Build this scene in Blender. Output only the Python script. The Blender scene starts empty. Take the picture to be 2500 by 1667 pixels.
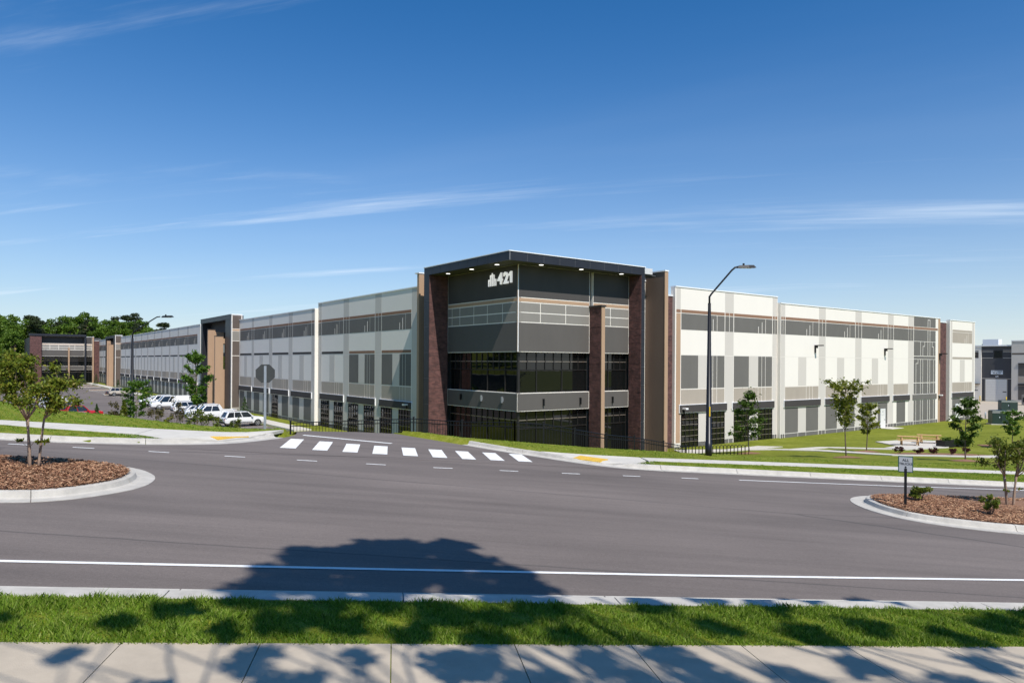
import bpy, math, random
import numpy as np
from mathutils import Vector, Matrix

D = bpy.data
SC = bpy.context.scene
COL = SC.collection
random.seed(7)
RNG = np.random.default_rng(11)

# ------------------------------------------------------------------ camera, light
H = 3.3                                   # lens height above the road
roll = math.radians(.35)
cam = D.cameras.new('camera')
cam.sensor_width = 36
cam.lens = 1730 / 2500 * 36
cam.shift_y = .0207
cam.clip_start = .1
cam.clip_end = 4000
camo = D.objects.new('camera', cam)
COL.objects.link(camo)
cr, sr = math.cos(roll), math.sin(roll)
camo.matrix_world = Matrix(((cr, -sr, 0, 0), (0, 0, -1, 0), (sr, cr, 0, H), (0, 0, 0, 1)))
SC.camera = camo

TH = math.radians(36.75)                  # heading of the warehouse
CXY = (.402, 52.3)                        # its near corner
Lx, Ly = -math.sin(TH), math.cos(TH)      # along the left facade
Rx, Ry = math.cos(TH), math.sin(TH)       # along the right facade
SUN_R, SUN_D = .19, 1.36
sd = Vector((Lx + Rx * SUN_R, Ly + Ry * SUN_R, -SUN_D)).normalized()   # way the light travels
sun = D.lights.new('sun', 'SUN')
sun.energy = 4.7
sun.angle = math.radians(.53)
sun.color = (1, .955, .89)
suno = D.objects.new('sun', sun)
COL.objects.link(suno)
suno.rotation_euler = sd.to_track_quat('-Z', 'Y').to_euler()
suno.location = (20, -30, 60)

W = D.worlds.new('World')
SC.world = W
W.use_nodes = True
nt = W.node_tree
nt.nodes.clear()


def N(tree, typ, **kw):
    n = tree.nodes.new(typ)
    for k, v in kw.items():
        setattr(n, k, v)
    return n


out = N(nt, 'ShaderNodeOutputWorld')
bg = N(nt, 'ShaderNodeBackground')
sky = N(nt, 'ShaderNodeTexSky', sky_type='NISHITA')
sky.sun_disc = False
sky.sun_elevation = math.asin(-sd.z)
sky.sun_rotation = math.atan2(-sd.x, -sd.y)
sky.altitude = 100
sky.air_density = 1.0
sky.dust_density = .25
sky.ozone_density = 1.6
hs = N(nt, 'ShaderNodeMix', data_type='RGBA', blend_type='MULTIPLY')   # clear, polarised-looking blue
hs.inputs['Factor'].default_value = 1
hs.inputs['B'].default_value = (.10, .46, .76, 1)
nt.links.new(sky.outputs[0], hs.inputs['A'])
# thin cirrus: noise on a high flat layer, seen in perspective
tc = N(nt, 'ShaderNodeTexCoord')
sep = N(nt, 'ShaderNodeSeparateXYZ')
nt.links.new(tc.outputs['Generated'], sep.inputs[0])


def wm(op, a, b=None, clamp=False):
    n = N(nt, 'ShaderNodeMath', operation=op)
    n.use_clamp = clamp
    for i, q in enumerate((a, b)):
        if q is None:
            continue
        if isinstance(q, (int, float)):
            n.inputs[i].default_value = q
        else:
            nt.links.new(q, n.inputs[i])
    return n.outputs[0]


zz = wm('ADD', wm('MAXIMUM', sep.outputs['Z'], 0.0), .06)
px = wm('DIVIDE', sep.outputs['X'], zz)
py = wm('DIVIDE', sep.outputs['Y'], zz)
cmb = N(nt, 'ShaderNodeCombineXYZ')
nt.links.new(px, cmb.inputs[0])
nt.links.new(py, cmb.inputs[1])


def cloud(rot, sx, sy, seed, lo, hi, rough=.62):
    mp = N(nt, 'ShaderNodeMapping', vector_type='TEXTURE')   # turned first, then stretched
    mp.inputs['Rotation'].default_value = (0, 0, math.radians(rot))
    mp.inputs['Scale'].default_value = (1 / sx, 1 / sy, 1)
    mp.inputs['Location'].default_value = (seed, seed * 1.7, seed * .6)
    nt.links.new(cmb.outputs[0], mp.inputs[0])
    no = N(nt, 'ShaderNodeTexNoise')
    no.inputs['Scale'].default_value = 1
    no.inputs['Detail'].default_value = 9
    no.inputs['Roughness'].default_value = rough
    no.inputs['Distortion'].default_value = .35
    nt.links.new(mp.outputs[0], no.inputs['Vector'])
    mr = N(nt, 'ShaderNodeMapRange', interpolation_type='SMOOTHSTEP')
    mr.inputs['From Min'].default_value = lo
    mr.inputs['From Max'].default_value = hi
    nt.links.new(no.outputs[0], mr.inputs['Value'])
    return mr.outputs[0]


# pale haze low over the horizon
hz = N(nt, 'ShaderNodeMix', data_type='RGBA')
nt.links.new(wm('MULTIPLY', wm('POWER', wm('SUBTRACT', 1.0, wm('MAXIMUM', sep.outputs['Z'], 0.0)), 7.0), .92), hz.inputs['Factor'])
nt.links.new(hs.outputs['Result'], hz.inputs['A'])
hz.inputs['B'].default_value = (5.5, 5.4, 5.1, 1)
c1 = cloud(-16, .16, 1.15, 3.1, .55, .80)
c2 = cloud(-20, .10, .42, 8.3, .52, .95, .5)
c3 = cloud(-12, .35, 1.9, 5.7, .58, .88)
cl = wm('ADD', wm('MULTIPLY', c1, .62), wm('ADD', wm('MULTIPLY', c2, .14), wm('MULTIPLY', c3, .22)), True)
mx = N(nt, 'ShaderNodeMix', data_type='RGBA')
nt.links.new(cl, mx.inputs['Factor'])
nt.links.new(hz.outputs['Result'], mx.inputs['A'])
mx.inputs['B'].default_value = (5.6, 6.2, 6.9, 1)
nt.links.new(mx.outputs['Result'], bg.inputs['Color'])
bg.inputs['Strength'].default_value = .15
nt.links.new(bg.outputs[0], out.inputs[0])

vs = SC.view_settings
vs.view_transform = 'Standard'
vs.look = 'None'
vs.gamma = 1
vs.exposure = .15
vs.use_curve_mapping = False

# ------------------------------------------------------------------ materials


def link(m, a, b):
    m.node_tree.links.new(a, b)


def mat(name, col, rough=.7, metal=0, spec=.5, var=0, vscale=3, bump=0, bscale=40, col2=None, coord='Object',
        stretch=None, detail=6):
    m = D.materials.new(name)
    m.use_nodes = True
    t = m.node_tree
    b = t.nodes['Principled BSDF']
    b.inputs['Base Color'].default_value = (*col, 1)
    b.inputs['Roughness'].default_value = rough
    b.inputs['Metallic'].default_value = metal
    b.inputs['Specular IOR Level'].default_value = spec
    if var or bump or col2:
        tcx = N(t, 'ShaderNodeTexCoord')
        src = tcx.outputs[coord]
        if coord == 'Position':
            pass
        if stretch:
            mp = N(t, 'ShaderNodeMapping')
            mp.inputs['Rotation'].default_value = (0, 0, stretch[3] if len(stretch) > 3 else 0)
            mp.inputs['Scale'].default_value = stretch[:3]
            t.links.new(src, mp.inputs[0])
            ssrc = mp.outputs[0]
        else:
            ssrc = src
    if var or col2:
        no = N(t, 'ShaderNodeTexNoise')
        no.inputs['Scale'].default_value = vscale
        no.inputs['Detail'].default_value = detail
        no.inputs['Roughness'].default_value = .65
        t.links.new(ssrc, no.inputs['Vector'])
        mr = N(t, 'ShaderNodeMapRange')
        mr.inputs['From Min'].default_value = .3
        mr.inputs['From Max'].default_value = .7
        t.links.new(no.outputs[0], mr.inputs['Value'])
        mi = N(t, 'ShaderNodeMix', data_type='RGBA')
        t.links.new(mr.outputs[0], mi.inputs['Factor'])
        c2_ = col2 or tuple(c * (1 + var) for c in col)
        c1_ = col if col2 else tuple(c * (1 - var) for c in col)
        mi.inputs['A'].default_value = (*c1_, 1)
        mi.inputs['B'].default_value = (*c2_, 1)
        t.links.new(mi.outputs['Result'], b.inputs['Base Color'])
    if bump:
        nb = N(t, 'ShaderNodeTexNoise')
        nb.inputs['Scale'].default_value = bscale
        nb.inputs['Detail'].default_value = 4
        t.links.new(src, nb.inputs['Vector'])
        bp = N(t, 'ShaderNodeBump')
        bp.inputs['Strength'].default_value = bump
        bp.inputs['Distance'].default_value = .02
        t.links.new(nb.outputs[0], bp.inputs['Height'])
        t.links.new(bp.outputs[0], b.inputs['Normal'])
    return m


def paint(name, col, dirt=.05):
    """painted tilt-up concrete: faint mottling and faint vertical runs"""
    return mat(name, col, .75, spec=.25, var=dirt, vscale=.9, bump=.06, bscale=60, stretch=(.9, .9, .35))


M = {}
M['white'] = paint('white_paint', (.82, .765, .69), .012)
M['lgray'] = paint('pale_grey_paint', (.60, .555, .50), .015)
M['mgray'] = paint('mid_grey_paint', (.15, .141, .128), .06)
M['brown'] = paint('brown_stripe_paint', (.27, .155, .10), .06)
M['taupe'] = paint('taupe_paint', (.40, .345, .285), .05)
M['canopy'] = paint('charcoal_paint', (.06, .053, .051), .08)
M['tan'] = paint('tan_paint', (.43, .285, .185), .05)
M['finbrown'] = paint('fin_brown_paint', (.185, .13, .10), .05)
M['umber'] = paint('umber_paint', (.115, .09, .075), .05)
M['tgray'] = paint('tower_grey_paint', (.112, .102, .094), .05)
M['tlight'] = paint('tower_pale_grey_paint', (.245, .228, .205), .05)
M['tgray_shaded'] = paint('tower_grey_shaded_paint', (.072, .067, .064), .06)  # tower grey made darker: the shade below the soffit is in the colour
M['tdark'] = paint('tower_charcoal_paint', (.075, .075, .08), .08)
M['fascia'] = mat('dark_metal_panel', (.028, .029, .037), .42, metal=.25, spec=.5, var=.15, vscale=.7)
M['joint'] = mat('panel_joint_metal', (.17, .17, .18), .5, metal=.3)
M['coping'] = mat('white_metal_coping', (.86, .86, .86), .4, metal=.0)
M['frame'] = mat('dark_bronze_frame', (.045, .04, .038), .4, metal=.5)
M['frame_lit'] = mat('bronze_frame_lit', (.30, .25, .21), .35, metal=.6)  # frame bronze made paler: light caught by the horizontal bars is painted in
M['conc'] = mat('concrete', (.56, .525, .46), .85, var=.10, vscale=1.3, bump=.3, bscale=50)
M['conc_walk'] = mat('sidewalk_concrete', (.44, .372, .285), .85, var=.12, vscale=1.7, bump=.25, bscale=70)
M['kerb'] = mat('kerb_concrete', (.47, .44, .39), .85, var=.16, vscale=2.3, bump=.35, bscale=45)
M['roof'] = mat('roof_membrane', (.6, .6, .6), .8, var=.1)
M['blackmetal'] = mat('black_metal', (.012, .012, .014), .38, metal=.2, spec=.5)
M['steel'] = mat('galvanised_steel', (.42, .44, .46), .45, metal=.7, var=.15, vscale=9)
M['signback'] = mat('sign_back', (.05, .052, .05), .55, metal=.3, var=.1, vscale=4)
M['yellow'] = mat('tactile_yellow', (.66, .42, .06), .8, var=.15, vscale=5, bump=.6, bscale=30)
M['yellow_p'] = mat('yellow_paint', (.75, .5, .03), .5)
M['line'] = mat('road_paint', (.78, .77, .74), .7, var=.10, vscale=6, bump=.3, bscale=60)
M['rubber'] = mat('rubber', (.02, .02, .02), .8)
M['alloy'] = mat('alloy', (.55, .56, .58), .3, metal=.85)
M['cglass'] = mat('car_glass', (.012, .016, .02), .05, spec=.8)
M['lampglass'] = mat('lamp_lens', (.75, .75, .72), .2)
M['red_lens'] = mat('red_lens', (.45, .012, .01), .2)
M['wood'] = mat('pale_wood', (.52, .32, .14), .7, var=.2, vscale=4, stretch=(1, 8, 8))
M['soil'] = mat('soil', (.06, .04, .03), .95, var=.3)
M['green_metal'] = mat('dark_green_metal', (.018, .04, .03), .5, var=.1)
M['signgreen'] = mat('sign_green', (.0, .07, .055), .5)
M['signgrey'] = mat('sign_face_grey', (.42, .43, .44), .6)
M['doorpaint'] = mat('door_paint', (.72, .70, .66), .5, var=.04)
M['blue_white'] = mat('sign_white', (.75, .8, .85), .5)
M['black'] = mat('black_print', (.01, .01, .01), .6)


def glass_mat():
    m = mat('tinted_glass', (.006, .007, .007), .015, spec=.55)
    t = m.node_tree
    b = t.nodes['Principled BSDF']
    nb = N(t, 'ShaderNodeTexNoise')
    nb.inputs['Scale'].default_value = .5
    tcx = N(t, 'ShaderNodeTexCoord')
    t.links.new(tcx.outputs['Object'], nb.inputs['Vector'])
    bp = N(t, 'ShaderNodeBump')
    bp.inputs['Strength'].default_value = .05
    bp.inputs['Distance'].default_value = .05
    t.links.new(nb.outputs[0], bp.inputs['Height'])
    t.links.new(bp.outputs[0], b.inputs['Normal'])
    return m


M['glass'] = glass_mat()


def emis(name, col, s):
    m = D.materials.new(name)
    m.use_nodes = True
    b = m.node_tree.nodes['Principled BSDF']
    b.inputs['Base Color'].default_value = (*col, 1)
    b.inputs['Emission Color'].default_value = (*col, 1)
    b.inputs['Emission Strength'].default_value = s
    return m


M['letter'] = emis('lit_letter', (.85, .84, .82), .5)
M['downlight'] = emis('downlight_lens', (1, .97, .9), 2.2)


def brick_mat(name, c1, c2, mort, sc=1.0):
    m = D.materials.new(name)
    m.use_nodes = True
    t = m.node_tree
    b = t.nodes['Principled BSDF']
    b.inputs['Roughness'].default_value = .85
    tcx = N(t, 'ShaderNodeTexCoord')
    sp = N(t, 'ShaderNodeSeparateXYZ')
    t.links.new(tcx.outputs['Object'], sp.inputs[0])
    ad = N(t, 'ShaderNodeMath', operation='ADD')
    t.links.new(sp.outputs[0], ad.inputs[0])
    t.links.new(sp.outputs[1], ad.inputs[1])
    cb = N(t, 'ShaderNodeCombineXYZ')
    t.links.new(ad.outputs[0], cb.inputs[0])
    t.links.new(sp.outputs[2], cb.inputs[1])
    br = N(t, 'ShaderNodeTexBrick')
    br.inputs['Color1'].default_value = (*c1, 1)
    br.inputs['Color2'].default_value = (*c2, 1)
    br.inputs['Mortar'].default_value = (*mort, 1)
    br.inputs['Scale'].default_value = sc
    br.inputs['Mortar Size'].default_value = .008
    br.inputs['Brick Width'].default_value = .30
    br.inputs['Row Height'].default_value = .10
    t.links.new(cb.outputs[0], br.inputs['Vector'])
    no = N(t, 'ShaderNodeTexNoise')
    no.inputs['Scale'].default_value = 2.2
    no.inputs['Detail'].default_value = 8
    t.links.new(tcx.outputs['Object'], no.inputs['Vector'])
    mi = N(t, 'ShaderNodeMix', data_type='RGBA', blend_type='MULTIPLY')
    mi.inputs['Factor'].default_value = .7
    t.links.new(br.outputs[0], mi.inputs['A'])
    cr_ = N(t, 'ShaderNodeMapRange')
    cr_.inputs['From Min'].default_value = .3
    cr_.inputs['From Max'].default_value = .7
    cr_.inputs['To Min'].default_value = .55
    cr_.inputs['To Max'].default_value = 1.45
    t.links.new(no.outputs[0], cr_.inputs['Value'])
    t.links.new(cr_.outputs[0], mi.inputs['B'])
    t.links.new(mi.outputs['Result'], b.inputs['Base Color'])
    bp = N(t, 'ShaderNodeBump')
    bp.inputs['Strength'].default_value = .5
    bp.inputs['Distance'].default_value = .01
    t.links.new(br.outputs['Fac'], bp.inputs['Height'])
    bp.invert = True
    t.links.new(bp.outputs[0], b.inputs['Normal'])
    return m


M['brick'] = brick_mat('dark_red_brick', (.145, .06, .052), (.08, .034, .032), (.09, .06, .054))
M['stone'] = brick_mat('retaining_stone', (.10, .10, .105), (.035, .036, .04), (.01, .01, .01), .35)


def asphalt():
    m = D.materials.new('asphalt')
    m.use_nodes = True
    t = m.node_tree
    b = t.nodes['Principled BSDF']
    b.inputs['Roughness'].default_value = .82
    b.inputs['Specular IOR Level'].default_value = .35
    tcx = N(t, 'ShaderNodeTexCoord')

    def noise(scale, det, rot=0, st=(1, 1, 1), rough=.6):
        mp = N(t, 'ShaderNodeMapping')
        mp.inputs['Rotation'].default_value = (0, 0, rot)
        mp.inputs['Scale'].default_value = st
        t.links.new(tcx.outputs['Object'], mp.inputs[0])
        n = N(t, 'ShaderNodeTexNoise')
        n.inputs['Scale'].default_value = scale
        n.inputs['Detail'].default_value = det
        n.inputs['Roughness'].default_value = rough
        t.links.new(mp.outputs[0], n.inputs['Vector'])
        return n.outputs[0]
    big = noise(.18, 6, -.164, (.55, 1.6, 1))
    streak = noise(.5, 7, -.164, (.10, 2.2, 1), .7)
    grit = noise(55, 3)
    grit2 = noise(16, 5)

    def rng(o, a, b_, lo, hi):
        r = N(t, 'ShaderNodeMapRange')
        r.inputs['From Min'].default_value = a
        r.inputs['From Max'].default_value = b_
        r.inputs['To Min'].default_value = lo
        r.inputs['To Max'].default_value = hi
        t.links.new(o, r.inputs['Value'])
        return r.outputs[0]

    def mul(a, b_):
        r = N(t, 'ShaderNodeMath', operation='MULTIPLY')
        t.links.new(a, r.inputs[0])
        t.links.new(b_, r.inputs[1])
        return r.outputs[0]
    f = mul(mul(rng(big, .3, .7, .82, 1.18), rng(streak, .28, .72, .80, 1.20)),
            mul(rng(grit, .3, .7, .80, 1.22), rng(grit2, .3, .7, .93, 1.07)))
    # pale scuffs
    sc_ = noise(.9, 9, -.10, (.12, 2.6, 1), .75)
    scf = rng(sc_, .66, .80, 0, .35)
    vm = N(t, 'ShaderNodeMix', data_type='RGBA', blend_type='MULTIPLY')
    vm.inputs['Factor'].default_value = 1
    vm.inputs['A'].default_value = (.155, .129, .114, 1)
    t.links.new(f, vm.inputs['B'])
    m2 = N(t, 'ShaderNodeMix', data_type='RGBA')
    t.links.new(scf, m2.inputs['Factor'])
    t.links.new(vm.outputs['Result'], m2.inputs['A'])
    m2.inputs['B'].default_value = (.20, .19, .18, 1)
    # hairline cracks and paving seams
    vo = N(t, 'ShaderNodeTexVoronoi', feature='DISTANCE_TO_EDGE')
    vo.inputs['Scale'].default_value = .16
    mp = N(t, 'ShaderNodeMapping')
    mp.inputs['Rotation'].default_value = (0, 0, -.164)
    mp.inputs['Scale'].default_value = (.22, 1.0, 1)
    t.links.new(tcx.outputs['Object'], mp.inputs[0])
    nn = N(t, 'ShaderNodeTexNoise')
    nn.inputs['Scale'].default_value = 1.2
    nn.inputs['Detail'].default_value = 6
    t.links.new(tcx.outputs['Object'], nn.inputs['Vector'])
    va = N(t, 'ShaderNodeMix', data_type='VECTOR')
    va.inputs['Factor'].default_value = .10
    t.links.new(mp.outputs[0], va.inputs['A'])
    t.links.new(nn.outputs['Color'], va.inputs['B'])
    t.links.new(va.outputs['Result'], vo.inputs['Vector'])
    crk = rng(vo.outputs[0], 0, .006, .55, 0)
    m3 = N(t, 'ShaderNodeMix', data_type='RGBA')
    t.links.new(crk, m3.inputs['Factor'])
    t.links.new(m2.outputs['Result'], m3.inputs['A'])
    m3.inputs['B'].default_value = (.03, .03, .03, 1)
    t.links.new(m3.outputs['Result'], b.inputs['Base Color'])
    bp = N(t, 'ShaderNodeBump')
    bp.inputs['Strength'].default_value = .35
    bp.inputs['Distance'].default_value = .01
    t.links.new(grit, bp.inputs['Height'])
    t.links.new(bp.outputs[0], b.inputs['Normal'])
    return m


M['asphalt'] = asphalt()


def lawn(name, dark, mid, light):
    m = D.materials.new(name)
    m.use_nodes = True
    t = m.node_tree
    b = t.nodes['Principled BSDF']
    b.inputs['Roughness'].default_value = .9
    b.inputs['Specular IOR Level'].default_value = .2
    tcx = N(t, 'ShaderNodeTexCoord')
    res = []
    for s, d in ((.22, 5), (2.0, 6), (14, 4)):
        n = N(t, 'ShaderNodeTexNoise')
        n.inputs['Scale'].default_value = s
        n.inputs['Detail'].default_value = d
        n.inputs['Roughness'].default_value = .7
        t.links.new(tcx.outputs['Object'], n.inputs['Vector'])
        res.append(n.outputs[0])
    a = N(t, 'ShaderNodeMath', operation='ADD')
    t.links.new(res[0], a.inputs[0])
    t.links.new(res[1], a.inputs[1])
    a2 = N(t, 'ShaderNodeMath', operation='ADD')
    t.links.new(a.outputs[0], a2.inputs[0])
    t.links.new(res[2], a2.inputs[1])
    rp = N(t, 'ShaderNodeValToRGB')
    mr = N(t, 'ShaderNodeMapRange')
    mr.inputs['From Min'].default_value = 1.2
    mr.inputs['From Max'].default_value = 1.8
    t.links.new(a2.outputs[0], mr.inputs['Value'])
    t.links.new(mr.outputs[0], rp.inputs[0])
    e = rp.color_ramp.elements
    e[0].color = (*dark, 1)
    e[1].color = (*light, 1)
    x = e.new(.5)
    x.color = (*mid, 1)
    t.links.new(rp.outputs[0], b.inputs['Base Color'])
    bp = N(t, 'ShaderNodeBump')
    bp.inputs['Strength'].default_value = .8
    bp.inputs['Distance'].default_value = .05
    t.links.new(res[2], bp.inputs['Height'])
    t.links.new(bp.outputs[0], b.inputs['Normal'])
    return m


M['lawn'] = lawn('lawn', (.095, .115, .008), (.165, .188, .012), (.24, .245, .04))


def leafy(name, cols, trans=.35, rough=.55):
    """leaf material: colour varies from leaf to leaf"""
    m = D.materials.new(name)
    m.use_nodes = True
    t = m.node_tree
    b = t.nodes['Principled BSDF']
    b.inputs['Roughness'].default_value = rough
    b.inputs['Specular IOR Level'].default_value = .3
    ge = N(t, 'ShaderNodeNewGeometry')
    rp = N(t, 'ShaderNodeValToRGB')
    e = rp.color_ramp.elements
    e[0].color = (*cols[0], 1)
    e[1].color = (*cols[-1], 1)
    for i, c in enumerate(cols[1:-1]):
        x = e.new((i + 1) / (len(cols) - 1))
        x.color = (*c, 1)
    t.links.new(ge.outputs['Random Per Island'], rp.inputs[0])
    t.links.new(rp.outputs[0], b.inputs['Base Color'])
    tr = N(t, 'ShaderNodeBsdfTranslucent')
    t.links.new(rp.outputs[0], tr.inputs[0])
    ms = N(t, 'ShaderNodeMixShader')
    ms.inputs[0].default_value = trans
    o = t.nodes['Material Output']
    t.links.new(b.outputs[0], ms.inputs[1])
    t.links.new(tr.outputs[0], ms.inputs[2])
    t.links.new(ms.outputs[0], o.inputs[0])
    return m


M['grass'] = leafy('grass_blades', [(.10, .185, .012), (.17, .29, .018), (.25, .37, .035), (.38, .43, .11)], .38)
M['leaf_myrtle'] = leafy('myrtle_leaves', [(.07, .105, .010), (.135, .18, .014), (.21, .25, .02), (.24, .20, .03)])
M['leaf_maple'] = leafy('maple_leaves', [(.045, .10, .012), (.09, .18, .018), (.15, .25, .03)])
M['leaf_oak'] = leafy('oak_leaves', [(.035, .07, .010), (.07, .125, .014), (.12, .185, .025)])
M['leaf_lime'] = leafy('yellow_green_leaves', [(.10, .13, .012), (.18, .21, .018), (.27, .26, .03)])
M['leaf_shade'] = leafy('shade_leaves', [(.03, .055, .01), (.05, .09, .015)], .25)
M['leaf_forest'] = leafy('forest_leaves', [(.045, .085, .010), (.08, .15, .013), (.125, .21, .018), (.16, .235, .03)], .35)
M['leaf_pine'] = leafy('pine_needles', [(.022, .034, .012), (.035, .052, .016), (.055, .068, .022)], .15)
M['leaf_conifer'] = leafy('conifer_needles', [(.026, .056, .014), (.045, .088, .018), (.068, .115, .022)], .15)
M['leaf_shrub'] = leafy('shrub_leaves', [(.055, .085, .010), (.12, .16, .015), (.21, .225, .03)])
M['leaf_bronze'] = leafy('bronze_leaves', [(.065, .055, .025), (.12, .095, .035), (.15, .12, .04), (.06, .08, .02)])
M['leaf_maroon'] = leafy('maroon_leaves', [(.06, .014, .014), (.10, .025, .02), (.045, .02, .018)])
M['bark'] = mat('bark', (.14, .10, .075), .9, var=.35, vscale=9, bump=.6, bscale=30, stretch=(1, 1, .2))
M['bark_pale'] = mat('pale_bark', (.30, .21, .15), .85, var=.3, vscale=8, bump=.4, bscale=30, stretch=(1, 1, .25))
M['mulch'] = mat('mulch_bed', (.15, .075, .042), .95, col2=(.34, .18, .10), vscale=26, bump=1, bscale=40)
M['chips'] = leafy('bark_chips', [(.11, .05, .03), (.25, .12, .065), (.38, .20, .11), (.50, .32, .19)], 0, .9)

# ------------------------------------------------------------------ helpers


class MB:
    """collects faces, builds ONE mesh object"""

    def __init__(self):
        self.v, self.f, self.m = [], [], []

    def face(self, pts, m=0):
        n = len(self.v)
        self.v += [tuple(p) for p in pts]
        self.f.append(tuple(range(n, n + len(pts))))
        self.m.append(m)

    def hexa(self, b, t, m=0):
        """bottom quad (ccw from above) and top quad"""
        n = len(self.v)
        self.v += [tuple(p) for p in b] + [tuple(p) for p in t]
        for q in ((3, 2, 1, 0), (4, 5, 6, 7), (0, 1, 5, 4), (1, 2, 6, 5), (2, 3, 7, 6), (3, 0, 4, 7)):
            self.f.append(tuple(n + i for i in q))
            self.m.append(m)

    def box(self, x0, x1, y0, y1, z0, z1, m=0):
        x0, x1 = min(x0, x1), max(x0, x1)
        y0, y1 = min(y0, y1), max(y0, y1)
        self.hexa([(x0, y0, z0), (x1, y0, z0), (x1, y1, z0), (x0, y1, z0)],
                  [(x0, y0, z1), (x1, y0, z1), (x1, y1, z1), (x0, y1, z1)], m)

    def prism(self, poly, z0, z1, m=0, top=None):
        n = len(self.v)
        k = len(poly)
        self.v += [(p[0], p[1], z0) for p in poly] + [(p[0], p[1], z1) for p in (top or poly)]
        self.f.append(tuple(n + i for i in reversed(range(k))))
        self.f.append(tuple(n + k + i for i in range(k)))
        self.m += [m, m]
        for i in range(k):
            j = (i + 1) % k
            self.f.append((n + i, n + j, n + k + j, n + k + i))
            self.m.append(m)

    def tube(self, pts, rad, n=8, m=0, cap=True):
        pts = [Vector(p) for p in pts]
        if not isinstance(rad, (list, tuple)):
            rad = [rad] * len(pts)
        base = len(self.v)
        up = Vector((0, 0, 1))
        prev = None
        for i, p in enumerate(pts):
            a = pts[max(0, i - 1)]
            b = pts[min(len(pts) - 1, i + 1)]
            t = (b - a).normalized()
            if prev is None:
                x = t.cross(up) if abs(t.z) < .95 else t.cross(Vector((1, 0, 0)))
            else:
                x = prev - t * prev.dot(t)
            x.normalize()
            prev = x
            y = t.cross(x)
            for k in range(n):
                an = 2 * math.pi * k / n
                self.v.append(tuple(p + (x * math.cos(an) + y * math.sin(an)) * rad[i]))
        for i in range(len(pts) - 1):
            for k in range(n):
                j = (k + 1) % n
                q = base + i * n
                self.f.append((q + k, q + j, q + n + j, q + n + k))
                self.m.append(m)
        if cap:
            self.f.append(tuple(base + k for k in reversed(range(n))))
            e = base + (len(pts) - 1) * n
            self.f.append(tuple(e + k for k in range(n)))
            self.m += [m, m]

    def disc(self, c, ax, r, th, n=20, m=0):
        ax = Vector(ax).normalized()
        self.tube([Vector(c) - ax * th / 2, Vector(c) + ax * th / 2], r, n, m)

    def build(self, name, mats, parent=None, loc=None, smooth=False, rotz=0):
        me = D.meshes.new(name)
        me.from_pydata(self.v, [], self.f)
        if not isinstance(mats, (list, tuple)):
            mats = [mats]
        for q in mats:
            me.materials.append(q)
        if len(mats) > 1:
            me.polygons.foreach_set('material_index', self.m)
        if smooth:
            me.polygons.foreach_set('use_smooth', [True] * len(me.polygons))
        me.update()
        return obj(name, me, parent, loc, rotz)


def obj(name, me, parent=None, loc=None, rotz=0):
    o = D.objects.new(name, me)
    COL.objects.link(o)
    if parent is not None:
        o.parent = parent
    if loc is not None:
        o.location = loc
    if rotz:
        o.rotation_euler = (0, 0, rotz)
    return o


def empty(name, loc=(0, 0, 0), rotz=0, parent=None):
    o = obj(name, None, parent, loc, rotz)
    o.empty_display_size = .3
    return o


def tag(o, label, cat, group=None):
    o['label'] = label
    o['category'] = cat
    if group:
        o['group'] = group
    return o


def struct(o):
    o['kind'] = 'structure'
    return o


def np_mesh(name, verts, faces, mats):
    """big meshes from numpy arrays, faces all of one size"""
    me = D.meshes.new(name)
    nv, (nf, k) = len(verts), faces.shape
    me.vertices.add(nv)
    me.vertices.foreach_set('co', np.asarray(verts, np.float32).ravel())
    me.loops.add(nf * k)
    me.loops.foreach_set('vertex_index', np.asarray(faces, np.int32).ravel())
    me.polygons.add(nf)
    me.polygons.foreach_set('loop_start', np.arange(0, nf * k, k, dtype=np.int32))
    for q in (mats if isinstance(mats, (list, tuple)) else [mats]):
        me.materials.append(q)
    me.update(calc_edges=True)
    me.validate()
    return me


def copy_tree(o, parent=None):
    c = o.copy()
    COL.objects.link(c)
    if parent is not None:
        c.parent = parent
    for ch in o.children:
        copy_tree(ch, c)
    return c


# ------------------------------------------------------------------ the lie of the land
AL = math.radians(9.4)
AX, AY = math.cos(AL), math.sin(AL)       # along the road (it runs downhill to the right)
BX, BY = -AY, AX                          # across it, away from the camera
G = .0635
PAD = -4.2                                # level of the building pad and car park


def softu(u):
    return np.where(u < -45, -45 + (u + 45) * .15, np.where(u > 48, 48 + (u - 48) * .1, u))


def zr(u):
    return -G * softu(np.asarray(u, float))


V1U = [-90, -40, -18.4, -14.9, -12.5, -9.4, -7.6, -5.4, -3.5, .7, 3, 5.5, 8.6, 13, 20, 40, 90]
V1V = [60, 47, 37, 34.2, 33.5, 31.4, 30.7, 30.6, 32.6, 33.4, 31.6, 30.9, 30.1, 29.9, 30, 33, 40]


def rect_d(a, b, a0, a1, b0, b1):
    dx = np.maximum(np.maximum(a0 - a, a - a1), 0)
    dy = np.maximum(np.maximum(b0 - b, b - b1), 0)
    return np.hypot(dx, dy)


def xy_uv(x, y):
    return x * AX + y * AY, x * BX + y * BY


def uv_xy(u, v):
    return u * AX + v * BX, u * AY + v * BY


def xy_ab(x, y):
    dx, dy = x - CXY[0], y - CXY[1]
    return dx * Rx + dy * Ry, dx * Lx + dy * Ly


def ab_xy(a, b):
    return CXY[0] + a * Rx + b * Lx, CXY[1] + a * Ry + b * Ly


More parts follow.
